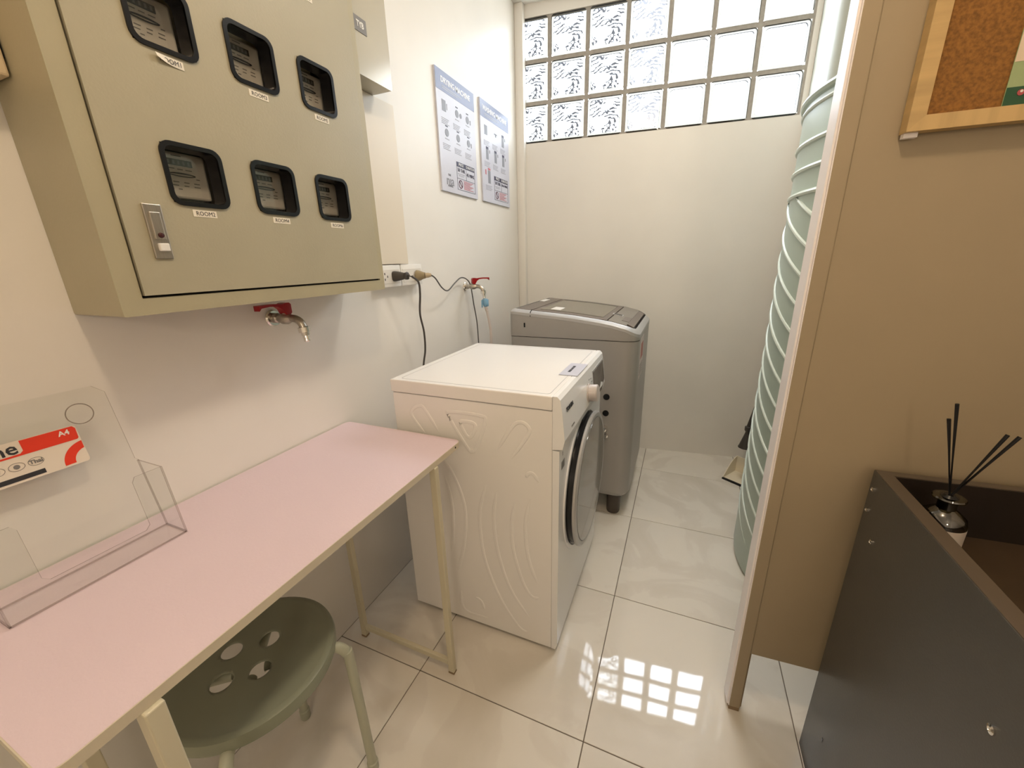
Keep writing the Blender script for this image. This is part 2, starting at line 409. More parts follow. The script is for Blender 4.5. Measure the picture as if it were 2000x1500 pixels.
# ================================================================= METER CABINET
CX = .155
cab = thing('meter_cabinet', 'khaki metal cabinet of electricity meters mounted high on the left wall', 'cabinet', (0, 0, 0))
Y0, Y1, Z0, Z1 = .333, .932, 1.106, 2.02
DY0, DY1, DZ0, DZ1 = .3655, .912, 1.136, 1.99
bm = bmesh.new()
ringprism(bm, rrect(Y0, Y1, Z0, Z1, .003, 2), rrect(DY0-.003, DY1+.003, DZ0-.004, DZ1+.004, .001, 2), .001, CX-.003, order='yz')
box(bm, (.001, Y0+.01, Z0+.01), (.006, Y1-.01, Z1-.01))
obj('cabinet_body', bm, M_cab2, cab)
obj('inner_lining', ringprism(bmesh.new(), rrect(DY0-.0032, DY1+.0032, DZ0-.0042, DZ1+.0042, .001, 2), rrect(DY0-.001, DY1+.001, DZ0-.002, DZ1+.002, .001, 2), .01, CX-.008, order='yz'), M_blackm, cab)
# door with nine square openings
WC = [.4855, .635, .7845]; WR = [1.3245, 1.547, 1.770]; HW = .044
yy = [DY0]+[e for c in WC for e in (c-HW, c+HW)]+[DY1]; zz = [DZ0]+[e for c in WR for e in (c-HW, c+HW)]+[DZ1]
bm = bmesh.new()
for i in range(len(yy)-1):
    for j in range(len(zz)-1):
        if i % 2 and j % 2: continue
        q = [bm.verts.new((CX, y, z)) for y, z in ((yy[i], zz[j]), (yy[i+1], zz[j]), (yy[i+1], zz[j+1]), (yy[i], zz[j+1]))]
        bm.faces.new(q)
bmesh.ops.remove_doubles(bm, verts=bm.verts[:], dist=1e-5)
r = bmesh.ops.extrude_face_region(bm, geom=bm.faces[:]); bmesh.ops.translate(bm, verts=[v for v in r['geom'] if isinstance(v, bmesh.types.BMVert)], vec=(-.014, 0, 0))
door = obj('door', bm, M_cab, cab)
k = 0
for ci, cy in enumerate(WC):
    for cj, cz in enumerate(WR):
        bm = bmesh.new()
        O = rrect(cy-.048, cy+.048, cz-.048, cz+.048, .017, 5); I = rrect(cy-.041, cy+.041, cz-.041, cz+.041, .012, 5)
        ringprism(bm, O, I, CX-.001, CX+.003, order='yz')
        ringprism(bm, rrect(cy-.0438, cy+.0438, cz-.0438, cz+.0438, .011, 5), I, CX-.030, CX+.001, order='yz')
        fr = obj('window_frame', bm, M_black, door, sm=True)
        pb = bmesh.new(); prism(pb, rrect(cy-.041, cy+.041, cz-.041, cz+.041, .012, 5), CX-.0295, CX-.0285, order='yz'); obj('window_pane', pb, M_pane, door)
# lock plate
lp = obj('lock_plate', B((CX-.001, .393, 1.192), (CX+.0035, .4185, 1.274), .0012), M_steel, door)
obj('lock_lever', B((CX+.002, .3985, 1.221), (CX+.0065, .413, 1.262), .001), M_steel, door)
bm = bmesh.new(); lathe(bm, [(0, .0095), (.0035, .009), (.0045, .006), (.0045, 0)], (CX, .4065, 1.2275), (1, 0, 0), 16); obj('keyhole', bm, mat('dark_red_lock', (.05, .01, .012), .4), door)
obj('lock_tab', B((CX+.002, .400, 1.2035), (CX+.008, .4145, 1.2155), .0015), M_white, door)
labs = {(0, 1): 'ROOM1', (1, 1): 'ROOM3', (2, 1): 'ROOM5', (0, 0): 'ROOM2', (1, 0): 'ROOM4', (2, 0): 'ROOM6', (2, 2): 'ROOM', (0, 2): 'ROOM', (1, 2): 'ROOM'}
for (i, j), s in labs.items():
    cy, cz = WC[i], WR[j]; zc = cz-.0585
    if (i, j) == (0, 1):   # curled sticker
        bm = bmesh.new(); n = 6; a = []
        for q in range(n+1):
            t = q/n; y = cy-.020+t*.040; lift = .004*(1-t)**2; zlo = zc-.0055+.006*(1-t)**3
            a.append((bm.verts.new((CX+.0005+lift, y, zc+.006)), bm.verts.new((CX+.0008+lift*1.6, y, zlo))))
        for q in range(n): bm.faces.new((a[q][0], a[q+1][0], a[q+1][1], a[q][1]))
        st = obj('label_sticker', bm, M_sticker, door)
    else:
        st = obj('label_sticker', B((CX, cy-.0195, zc-.0055), (CX+.0006, cy+.0195, zc+.0055)), M_sticker, door)
    text('sticker_lettering', s, M_ink, st, .0098, (CX+(.0028 if (i, j) == (0, 1) else .0008), cy+.001, zc-.0003), (1, 0, 0), depth=.0001, sx=.92)
bm = bmesh.new()
for p in ((.345, 1.95), (.345, 1.19), (.92, 1.19)):
    lathe(bm, [(0, .003), (.004, .002), (.005, 0)], (CX-.003, p[0], p[1]-.045 if False else p[1]), (1, 0, 0), 8)
bm.free()
# meters behind the openings
room = {(0, 0): 'ROOM2', (1, 0): 'ROOM4', (2, 0): 'ROOM6', (0, 1): 'ROOM1', (1, 1): 'ROOM3', (2, 1): 'ROOM5'}
mbase = {}
def meter(cy, cz, label, off=0):
    t = thing('electricity_meter', label, 'meter', (0.012+.018, cy+off, cz), group='electricity meters behind the cabinet door')
    if not mbase:
        bm = bmesh.new(); box(bm, (0, -.040, -.055), (.068, .054, .050), .006); a = obj('meter_case', bm, M_blackm, t)
        bm = bmesh.new(); box(bm, (.068, -.038, -.031), (.082, .0465, .043), .004); p = obj('dial_plate', bm, M_plate, t)
        bm = bmesh.new(); box(bm, (.082, -.0185, .0215), (.0835, .0225, .0315)); c = obj('counter', bm, mat('counter_dark', (.055, .05, .035), .4), t)
        bm = bmesh.new()
        for q in range(5): box(bm, (.0836, -.016+q*.0078, .0235), (.0838, -.0128+q*.0078, .0295))
        dgt = obj('counter_digits', bm, M_inkg, t)
        bm = bmesh.new(); N = 20
        O = [(.003+math.cos(2*PI*k/N)*.0215, .0075+math.sin(2*PI*k/N)*.0032) for k in range(N)]; I = [(.003+math.cos(2*PI*k/N)*.0195, .0072+math.sin(2*PI*k/N)*.0014) for k in range(N)]
        ringprism(bm, O, I, .082, .084, order='yz'); d = obj('rotor_disc', bm, M_ink, t)
        bm = bmesh.new()
        for (y, z, l) in ((-.033, .0065, .016), (-.012, .006, .01), (.003, .006, .012), (.02, -.007, .007), (-.025, -.0145, .011), (-.005, -.0145, .010), (.014, -.0145, .011), (-.028, -.02, .012), (-.006, -.02, .009), (.013, -.02, .012), (-.034, -.0258, .008), (-.018, -.0258, .007), (-.018, .027, .018)):
            box(bm, (.082, y*.85+.008, z+.010-.0008), (.0823, y*.85+.008+l*.85, z+.010+.0008))
        l_ = obj('dial_print', bm, M_inkg, t)
        bm = bmesh.new(); box(bm, (.068, -.038, -.046), (.080, .046, -.033), .002); lo = obj('lower_bar', bm, M_grey, t)
        mbase['parts'] = [a, p, c, dgt, d, l_, lo]
    else:
        for o in mbase['parts']:
            c = o.copy(); COL.objects.link(c); c.parent = t
for (i, j), s in room.items(): meter(WC[i], WR[j], 'electricity meter behind the cabinet window with the sticker %s' % s, (0, .006, .010)[i])
meter(WC[2], WR[2], 'electricity meter of the topmost row, barely in view above the ROOM5 window')

# small grey-beige box above the trunking
sb = thing('junction_box', 'glossy beige metal box with black label, to the right of the meter cabinet', 'electrical box', (0, 0, 0))
bm = bmesh.new(); prism(bm, rrect(.945, 1.126, 1.655, 2.1, .006, 3), .001, .1, order='yz')
obj('box_body', bm, mat('glossy_beige', (.50, .46, .37), .18, .15), sb, sm=True)
pl_ = obj('black_label', B((.1, .989, 1.752), (.1015, 1.037, 1.785)), M_inkg, sb); pl_['label'] = 'small black label plate with white characters'
text('lettering', 'TYB', M_white, sb, .019, (.1018, 1.013, 1.768), (1, 0, 0), sx=.8, bold=.0005)
# trunking from that box down to the sockets
tr = obj('cable_trunking', B((.0005, 1.04, 1.173), (.032, 1.213, 1.655), .002), mat('trunking_cream', (.74, .67, .56), .4)); tag(tr, 'wide cream cable trunking running down to the wall sockets', 'trunking')
# box at far left edge of the picture
lb = thing('breaker_box', 'beige wall box with dark slot at the far left edge, beside the cabinet', 'electrical box')
obj('box_body', B((.001, .15, 1.432), (.062, .3305, 1.75), .003), mat('warm_beige', (.62, .50, .33), .4), lb)
obj('dark_slot', B((.02, .3303, 1.455), (.058, .3325, 1.52)), M_black, lb)

# ================================================================= SOCKETS, PLUGS, TAPS
def socket(y0, y1, label):
    t = thing('wall_socket', label, 'socket', group='sockets below the trunking')
    obj('housing', B((.0005, y0, 1.1), (.030, y1, 1.1715), .003), M_white, t, sm=True)
    obj('face_insert', B((.029, y0+.008, 1.111), (.0315, y1-.008, 1.157), .001), mat('socket_insert', (.74, .71, .66), .35), t)
    for c in (y0+.035, y1-.033):
        bm = bmesh.new()
        for dy, dz in ((-.006, .009), (-.006, -.009), (.007, 0)): box(bm, (.031, c+dy-.0018, 1.134+dz-.0035), (.0318, c+dy+.0018, 1.134+dz+.0035))
        obj('socket_holes', bm, M_blackm, t)
socket(1.052, 1.166, 'white double wall socket with the grey plug, beside the cabinet')
socket(1.169, 1.292, 'white double wall socket with the khaki round plug, right one of the pair')
# grey plug and lead
pg = thing('power_plug', 'dark grey moulded plug and thick lead running down behind the white dryer', 'plug')
bm = bmesh.new()
prof = [((.0315, .0), .019, .017), ((.040, .002), .0185, .016), ((.052, .008), .013, .013), ((.062, .013), .009, .010), ((.066, .0150), .012, .012), ((.070, .0165), .012, .012), ((.072, .018), .007, .008)]
rings = []
for (x, dy), hy, hz in prof:
    rings.append([bm.verts.new((x, 1.132+dy+math.copysign(abs(math.cos(a))**.6, math.cos(a))*hy*.9, 1.134+math.copysign(abs(math.sin(a))**.6, math.sin(a))*hz)) for a in [2*PI*q/16 for q in range(16)]])
for A, Bq in zip(rings, rings[1:]):
    for q in range(16): bm.faces.new((A[q], A[(q+1) % 16], Bq[(q+1) % 16], Bq[q]))
bm.faces.new(rings[0]); bm.faces.new(rings[-1])
obj('plug_body', bm, M_grey, pg, sm=True)
bm = bmesh.new()
tube(bm, [(.072, 1.150, 1.134), (.082, 1.162, 1.131)], .0045, 8); 
obj('strain_relief', bm, M_grey, pg)
pts = smoothpath([(.080, 1.160, 1.131), (.09, 1.180, 1.112), (.085, 1.19, 1.07), (.07, 1.20, 1.0), (.062, 1.225, .93), (.060, 1.225, .86), (.058, 1.205, .79), (.058, 1.17, .6), (.06, 1.17, .3)], 8)
obj('lead', tube(bmesh.new(), pts, .0036, 8), M_grey, pg, sm=True)
# khaki plug
pk = thing('plug_adapter', 'round khaki plug with thin grey lead looped up to the right-hand tap', 'plug')
bm = bmesh.new(); lathe(bm, [(0, 0), (.0195, 0), (.0195, .004), (.0175, .012), (.0125, .024), (.0105, .032), (0, .032)], (.0318, 1.256, 1.131), (1, .25, 0), 20)
obj('plug_body', bm, M_khaki, pk, sm=True)
bm = bmesh.new(); lathe(bm, [(0, 0), (.0095, 0), (.009, .012), (.006, .022), (0, .022)], (.062, 1.264, 1.131), (.8, .6, .05), 14)
obj('plug_tip', bm, mat('tan_plastic', (.45, .36, .24), .4), pk, sm=True)
pts = smoothpath([(.078, 1.277, 1.132), (.075, 1.31, 1.118), (.062, 1.37, 1.080), (.045, 1.44, 1.064), (.033, 1.52, 1.090), (.028, 1.58, 1.108), (.028, 1.63, 1.10), (.028, 1.665, 1.07), (.03, 1.685, .98), (.032, 1.705, .88), (.033, 1.71, .7)], 8)
obj('lead', tube(bmesh.new(), pts, .0026, 8), M_cable, pk, sm=True)

def tap(y, z, label, lever, s=1.0, hose=False):
    t = thing('wall_tap', label, 'tap', (0, y, z))
    bm = bmesh.new(); lathe(bm, [(0, 0), (.020*s, 0), (.021*s, .003), (.018*s, .007), (0, .007)], (0.0005, 0, 0), (1, 0, 0), 24); obj('wall_flange', bm, M_chrome, t, sm=True)
    bm = bmesh.new(); lathe(bm, [(.010*s, .005), (.0125*s, .008), (.0125*s, .018), (.010*s, .021), (.011*s, .026), (.0145*s, .034), (.0145*s, .048), (.011*s, .055), (.009*s, .060)], (0, 0, 0), (1, .1, 0), 20)
    tube(bm, smoothpath([(.052, .005, 0), (.070, .008, -.001), (.083, .010, -.009), (.089, .011, -.022)], 5), .0092*s, 14)
    obj('tap_body', bm, M_brass, t, sm=True)
    bm = bmesh.new(); lathe(bm, [(.0135*s, 0), (.0135*s, .012), (.0095*s, .013), (.0090*s, .02), (.0075*s, .021), (.0082*s, .026), (.007*s, .027), (.0078*s, .033), (.006*s, .036), (0, .036)], (.089, .011, -.021), (.12, .02, -1), 6 if False else 16)
    obj('hose_nozzle', bm, M_chrome, t, sm=True)
    bm = bmesh.new(); lathe(bm, [(.009*s, 0), (.0075*s, .008), (.0075*s, .016), (0, .016)], (.045, .004, .011), (0, 0, 1), 14); obj('stem', bm, M_brass, t, sm=True)
    bm = bmesh.new(); d = Vector(lever).normalized(); side = Vector((-d.y, d.x, 0))
    c0 = Vector((.045, .004, .020)); 
    path = [(-.010, .016, .011, .010), (-.004, .016, .012, .014), (.006, .016, .012, .014), (.016, .022, .0085, .006), (.028, .0265, .007, .003), (.050, .028, .0065, .0028), (.076, .027, .0085, .0032), (.082, .024, .008, .006)]
    rings = []
    for a, h, hw, hh in path:
        c = c0+d*a*s*.95+Vector((0, 0, (h-.012)*s))
        rings.append([bm.verts.new(c+side*sx*hw*s+Vector((0, 0, sz*hh*s))) for sx, sz in ((-1, -1), (1, -1), (1, 1), (-1, 1))])
    for A, Bq in zip(rings, rings[1:]):
        for q in range(4): bm.faces.new((A[q], A[(q+1) % 4], Bq[(q+1) % 4], Bq[q]))
    bm.faces.new(rings[0]); bm.faces.new(rings[-1])
    o = obj('lever', bm, M_red, t, sm=True)
    if hose:
        bm = bmesh.new(); lathe(bm, [(0, 0), (.012, 0), (.0135, .004), (.0135, .022), (.011, .030), (.008, .034), (0, .034)], (.094, .012, -.058), (.1, .1, -1), 16)
        box(bm, (.098, .022, -.092), (.102, .036, -.062)); box(bm, (.085, -.006, -.095), (.089, .0, -.062)); obj('hose_connector', bm, M_blue, t, sm=True)
        bm = bmesh.new(); pts = smoothpath([(.097, .014, -.088), (.10, .030, -.14), (.098, .055, -.22), (.09, .070, -.33), (.085, .075, -.5)], 8)
        tube(bm, pts, .0068, 12)
        for q in range(4): tube(bm, [pts[q+1], pts[q+1]+(pts[q+2]-pts[q+1]).normalized()*.003], .0085, 12)
        obj('hose', bm, M_hose, t, sm=True)
    return t
tap(.684, 1.053, 'wall tap with red lever pointing left, directly below the meter cabinet', (0.12, -1, 0), 1.0)
tap(1.662, 1.066, 'wall tap with red lever pointing right and blue hose connector, above the dryer', (1, .95, .0), .95, True)

# ================================================================= POSTERS
def poster(y0, y1, z0, z1, title, label, kind):
    W, H = y1-y0, z1-z0
    t = thing('instruction_sign', label, 'sign', (0, y0, z0), group='instruction signs on the left wall')
    obj('sign_board', B((.0005, 0, 0), (.008, W, H)), mat('sign_white', (.60, .61, .70), .35), t)
    obj('title_band', B((.0075, .0005, H*.835), (.0086, W-.0005, H-.0005)), mat('sign_blue', (.20, .23, .37), .35), t)
    fx = .0088
    text('title_lettering', title, mat('print_white', (.9, .9, .92), .4), t, W*.090, (fx, W*.5, H*.925), (1, 0, 0), sx=1.0, bold=.0006)
    G = mat('print_grey', (.26, .27, .31), .5); Lg = mat('print_light', (.42, .42, .49), .5); D = mat('print_navy', (.045, .045, .09), .5); Rd = mat('print_red', (.55, .16, .2), .5)
    def r(bm, u, v, w_, h): box(bm, (.0078, W*u, H*v), (fx, W*(u+w_), H*(v+h)))
    bm = bmesh.new(); r(bm, .14, .875, .5, .007); r(bm, .14, .86, .38, .006); obj('small_print', bm, Lg, t)
    bm = bmesh.new(); bl = bmesh.new(); bd = bmesh.new()
    rows = (.70, .49)
    for a, v in enumerate(rows):
        for b in range(3):
            u = .10+b*.29
            if kind == 'dry':
                if a == 0 and b == 0:
                    r(bm, u+.02, v-.02, .09, .09); r(bm, u+.13, v, .012, .05)
                else:
                    for q, (cx, cz, rr) in enumerate(((u+.10, v+.02, .045),)):
                        lathe(bm, [(0, 0), (W*rr, 0), (W*rr, .001), (0, .001)], (.0079, W*cx, H*cz), (1, 0, 0), 16)
                        r(bd, cx-.03, cz+.05, .06, .008); r(bl, cx-.05, cz-.055, .1, .006)
                    if b == 1 and a == 0: lathe(bm, [(0, 0), (W*.03, 0), (W*.03, .001), (0, .001)], (.0079, W*(u+.2), H*(v+.02)), (1, 0, 0), 12)
                    if b == 2: r(bm, u+.17, v-.01, .02, .04)
            else:
                if a == 0 and b == 0: r(bm, u+.02, v-.02, .09, .09)
                elif a == 0 and b == 1: r(bm, u+.06, v+.03, .1, .012); r(bm, u+.1, v+.01, .03, .03)
                else:
                    r(bm, u+.05, v-.05, .075, .1); r(bd, u+.05, v+.05, .075, .025)
                    r(bm, u+.16, v+.02, .02, .03)
            for q in range(4): r(bl, u-.01, v-.082-q*.014, .18-.02*(q % 3), .005)
    obj('step_pictures', bm, G, t); obj('small_print', bl, Lg, t); obj('picture_details', bd, D, t)
    # price table and warning
    u0 = .40; bm = bmesh.new(); r(bm, u0, .255, .52, .042)
    for (u, v, w_, h) in ((u0, .045, .004, .21), (u0+.516, .045, .004, .21), (u0+.26, .15, .003, .105), (u0, .148, .52, .003), (u0, .045, .52, .003)): r(bm, u, v, w_, h)
    obj('price_table', bm, D, t)
    text('table_heading', 'PRICE', mat('print_white', (.9,)*3), t, W*.052, (fx+.0002, W*(u0+.12), H*.276), (1, 0, 0))
    text('table_heading', 'DURATION', mat('print_white', (.9,)*3), t, W*.048, (fx+.0002, W*(u0+.385), H*.276), (1, 0, 0))
    text('table_entry', '50 THB.' if kind == 'dry' else '30 THB.', D, t, W*.062, (fx, W*(u0+.13), H*.226), (1, 0, 0))
    text('table_entry', '45 MINS.' if kind == 'dry' else '30-45 MINS.', D, t, W*(.062 if kind == 'dry' else .048), (fx, W*(u0+.39), H*(.205 if kind == 'dry' else .226)), (1, 0, 0))
    bm = bmesh.new(); r(bm, u0+.03, .19, .19, .006); r(bm, u0+.06, .175, .13, .006); obj('small_print', bm, Lg, t)
    bm = bmesh.new(); N = 20
    O = [(W*(u0+.09)+math.cos(2*PI*q/N)*W*.055, H*.098+math.sin(2*PI*q/N)*W*.055) for q in range(N)]; I = [(W*(u0+.09)+math.cos(2*PI*q/N)*W*.043, H*.098+math.sin(2*PI*q/N)*W*.043) for q in range(N)]
    ringprism(bm, O, I, .008, fx, order='yz'); tube(bm, [(.0084, W*(u0+.055), H*.098+W*.035), (.0084, W*(u0+.125), H*.098-W*.035)], .002, 4); obj('prohibition_mark', bm, mat('print_maroon', (.12, .04, .08), .5), t)
    bm = bmesh.new()
    for q in range(7): r(bm, u0+.18, .132-q*.012, .28-.05*(q % 3), .005)
    obj('warning_print', bm, Rd, t)
    if kind == 'dry':
        text('logo_lettering', 'nıa', G, t, W*.17, (fx, W*.21, H*.10), (1, 0, 0))
        text('logo_lettering', 'THE', G, t, W*.035, (fx, W*.2, H*.152), (1, 0, 0)); text('logo_lettering', 'HOSTEL', G, t, W*.035, (fx, W*.21, H*.055), (1, 0, 0))
    else:
        bm = bmesh.new(); r(bm, .19, .20, .08, .13); obj('step_pictures', bm, G, t)
        bm = bmesh.new(); r(bm, .19, .335, .08, .02); r(bm, .1, .28, .03, .05); obj('warning_print', bm, Rd, t)
        bm = bmesh.new(); [r(bm, .11, .17-q*.014, .2-.03*(q % 2), .005) for q in range(4)]; obj('small_print', bm, Lg, t)
poster(1.514, 1.822, 1.453, 1.877, 'DRYING MACHINE', 'sign with blue heading DRYING MACHINE, larger and nearer of the two', 'dry')
poster(1.880, 2.205, 1.455, 1.885, 'WASHING MACHINE', 'sign with blue heading WASHING MACHINE, nearer the window corner', 'wash')

# ================================================================= DRYER
dr = thing('clothes_dryer', 'white front-loading dryer with round dark glass door, beside the pink table', 'dryer')
DYA, DYB = .905, 1.462; XB, XS, XF = .158, .660, .679
body = obj('cabinet_shell', B((XB, DYA, .012), (XS, DYB, .806), .002), M_dryer, dr)
bm = bmesh.new(); box(bm, (XB-.003, DYA-.003, .808), (XS, DYB+.003, .8465), .003)
top = obj('top_panel', bm, M_dryer, dr)
bm = bmesh.new(); ringprism(bm, rrect(XB+.022, XF-.03, DYA+.014, DYB-.014, .012, 4), rrect(XB+.024, XF-.032, DYA+.016, DYB-.016, .011, 4), .8462, .8468); obj('top_groove', bm, M_silver, dr)
# front panel: profile in x-z extruded along y, control panel leans out
bm = bmesh.new()
prism(bm, [(XS+.001, .699), (XF+.0095, .703), (XF+.015, .728), (XF+.008, .80), (XF+.002, .838), (XF-.006, .8465), (XS+.001, .8465)], DYA-.001, DYB+.001, order='xz')
obj('control_panel', bm, M_dryerf, dr)
bm = bmesh.new(); prism(bm, [(XS+.001, .012), (XF-.006, .012), (XF, .03), (XF+.001, .66), (XF+.0005, .696), (XS+.001, .697)], DYA, DYB, order='xz')
fp = obj('front_panel', bm, M_dryerf, dr)
for y in (DYA+.05, DYB-.05):
    for x in (XB+.05, XS-.04):
        bm = bmesh.new(); lathe(bm, [(0, 0), (.02, 0), (.018, .0125), (0, .0125)], (x, y, 0), (0, 0, 1), 14); obj('foot', bm, M_blackm, dr)
def cpx(z):  # x of control panel face at height z
    P = [(.703, XF+.0095), (.728, XF+.015), (.80, XF+.008), (.838, XF+.002)]
    for (a, xa), (b, xb) in zip(P, P[1:]):
        if a <= z <= b: return xa+(xb-xa)*(z-a)/(b-a)
    return XF
DC = (1.185, .475)
bm = bmesh.new(); lathe(bm, [(.238, 0), (.236, .004), (.224, .004), (.222, -.002), (0, -.002)], (XF+.001, *DC), (1, 0, 0), 64); obj('door_surround', bm, M_dryerf, dr, sm=True)
bm = bmesh.new(); lathe(bm, [(.2205, 0), (.2205, .005), (.216, .005), (.216, .022), (0, .022)], (XF+.0012, *DC), (1, 0, 0), 64); obj('door_gasket', bm, M_black, dr, sm=True)
bm = bmesh.new(); lathe(bm, [(.2215, .0225), (.223, .024), (.223, .030), (.218, .034), (.206, .034), (.204, .031), (0, .031)], (XF, *DC), (1, 0, 0), 72)
ddoor = obj('door', bm, M_silver, dr, sm=True)
bm = bmesh.new(); lathe(bm, [(.2045, .0310), (.2035, .0348), (.15, .0365), (0, .0375)], (XF, *DC), (1, 0, 0), 72); obj('door_glass', bm, M_glassdark, ddoor, sm=True)
KY, KZ = 1.20, .765
bm = bmesh.new(); lathe(bm, [(.031, 0), (.031, .004), (.027, .005), (.0275, .028), (.025, .031), (0, .031)], (cpx(KZ)-.001, KY, KZ), (1, 0, .1), 32); obj('selector_knob', bm, mat('knob_satin', (.66, .60, .57), .3, .3), dr, sm=True)
# display: dark glass with a clipped corner in a silver bezel
dx = lambda u, v: cpx(min(max(v, .704), .837))
def poly_on_panel(pts, off, th): 
    bm = bmesh.new(); prism(bm, pts, lambda u, v: dx(u, v)+off, lambda u, v: dx(u, v)+off+th, order='yz'); return bm
dp = [(1.275, .812), (1.445, .815), (1.445, .745), (1.415, .712), (1.30, .712), (1.275, .745)]
obj('display_bezel', poly_on_panel([(1.27, .818), (1.452, .821), (1.452, .742), (1.419, .706), (1.296, .706), (1.27, .742)], -.001, .0025), M_silver, dr)
obj('display', poly_on_panel(dp, .001, .002), mat('display_glass', (.10, .085, .075), .15), dr)
bm = bmesh.new()
for q in range(6):
    a = -2.4+q*.55; box(bm, (cpx(.78), KY+math.cos(a+1.9)*.048, KZ+math.sin(a+1.9)*.045-.001), (cpx(.78)+.0015, KY+math.cos(a+1.9)*.048+.012, KZ+math.sin(a+1.9)*.045+.001))
obj('programme_marks', bm, M_inkg, dr)
text('brand_lettering', 'TOSHIBA', M_ink, dr, .0165, (cpx(.80)+.0014, DYA+.068, .800), (1, 0, .12), sx=1.0, bold=.0006)
text('small_lettering', 'INVERTER', M_inkg, dr, .007, (cpx(.74)+.001, DYA+.085, .742), (1, 0, 0))
obj('front_badge', B((XF, .925, .632), (XF+.0015, .955, .655)), M_inkg, dr)
bm = bmesh.new(); box(bm, (XF, .935, .670), (XF+.001, .94, .682)); obj('front_mark', bm, M_inkg, dr)
EMB = [([(0.265, 0.681), (0.222, 0.734), (0.226, 0.758), (0.251, 0.772), (0.27, 0.762), (0.314, 0.692)], 0),
 ([(0.35, 0.752), (0.36, 0.767), (0.452, 0.767), (0.467, 0.752), (0.436, 0.668), (0.42, 0.652), (0.405, 0.662)], 1),
 ([(0.387, 0.735), (0.397, 0.743), (0.428, 0.742), (0.435, 0.73), (0.42, 0.699), (0.405, 0.7)], 1),
 ([(0.5, 0.669), (0.547, 0.747), (0.573, 0.764), (0.594, 0.754), (0.592, 0.728), (0.537, 0.644)], 0),
 ([(0.462, 0.557), (0.436, 0.467), (0.432, 0.385), (0.445, 0.272), (0.491, 0.146), (0.551, 0.055), (0.582, 0.044)], 0),
 ([(0.493, 0.541), (0.48, 0.439), (0.49, 0.32), (0.528, 0.195), (0.591, 0.103)], 0),
 ([(0.585, 0.6), (0.592, 0.614), (0.607, 0.616), (0.624, 0.592)], 0),
 ([(0.551, 0.517), (0.537, 0.43), (0.543, 0.336), (0.57, 0.236), (0.599, 0.192), (0.622, 0.197)], 0),
 ([(0.597, 0.536), (0.581, 0.442), (0.59, 0.326), (0.62, 0.241)], 0),
 ([(0.308, 0.624), (0.35, 0.564), (0.381, 0.469), (0.379, 0.371), (0.36, 0.271), (0.338, 0.201)], 0),
 ([(0.318, 0.558), (0.336, 0.467), (0.335, 0.376), (0.32, 0.267)], 0),
 ([(0.346, 0.13), (0.346, 0.068), (0.37, 0.041), (0.447, 0.045)], 0),
 ([(0.4, 0.117), (0.421, 0.106), (0.43, 0.076)], 0)]
bm = bmesh.new()
for P, cl in EMB:
    pts = smoothpath([(x, DYA+.0004, z) for x, z in P], 6, bool(cl)); tube(bm, pts, .006 if cl else [.006*min(1, (min(k_, len(pts)-1-k_)+.3)/3) for k_ in range(len(pts))], 8, bool(cl), flat=(1, .42))
obj('embossed_ridges', bm, M_dryer, dr, sm=True)
pc = obj('paper_note', B((0, 0, 0), (.056, .145, .0007)), mat('lilac_paper', (.52, .52, .60), .5), loc=(.620, 1.098, .8475)); tag(pc, 'pale lilac paper note lying on the white dryer top near its front edge', 'note')
text('print', 'DRYING MACHINE', M_ink, pc, .012, (.022, .072, .0009), (0, 0, 1), up=(-1, 0, 0), sx=.75)

# ================================================================= GREY WASHER
gw = thing('top_loading_washer', 'grey top-loading washing machine behind the white dryer in the corner', 'washing machine')
GX0, GX1, GY0, GY1 = .222, .790, 1.662, 2.215
RC = (.02, .055, .055, .02)
def gtop(x):
    P = [(.2, .962), (.236, .966), (.33, .957), (.5, .943), (.66, .923), (.74, .903), (.79, .878)]
    for (a, za), (b, zb) in zip(P, P[1:]):
        if x <= b: return za+(zb-za)*(max(x, a)-a)/(b-a)
    return P[-1][1]
def dense(P, n=4):
    out = []
    for i, p in enumerate(P):
        q = P[(i+1) % len(P)]
        L_ = math.hypot(q[0]-p[0], q[1]-p[1]); k = max(1, int(L_/.05))
        out += [(p[0]+(q[0]-p[0])*t/k, p[1]+(q[1]-p[1])*t/k) for t in range(k)]
    return out
O = rrect(GX0, GX1, GY0, GY1, RC, 8)
bm = bmesh.new(); prism(bm, O, .13, .843)
Oi = rrect(GX0+.03, GX1-.03, GY0+.03, GY1-.03, .04, 8); 
lo = rrect(GX0+.012, GX1-.012, GY0+.012, GY1-.012, RC, 8); a = [bm.verts.new((x, y, .1315)) for x, y in O]; b = [bm.verts.new((x, y, .108)) for x, y in lo]
for q in range(len(a)): bm.faces.new((a[q], a[(q+1) % len(a)], b[(q+1) % len(a)], b[q]))
bm.faces.new(b)
obj('drum_housing', bm, M_gw, gw, sm=True)
Od = dense(rrect(GX0-.001, GX1+.001, GY0-.001, GY1+.001, RC, 8)); bm = bmesh.new()
prism(bm, Od, .846, lambda u, v: gtop(u)-.022); obj('top_cover', bm, M_gw, gw, sm=True)
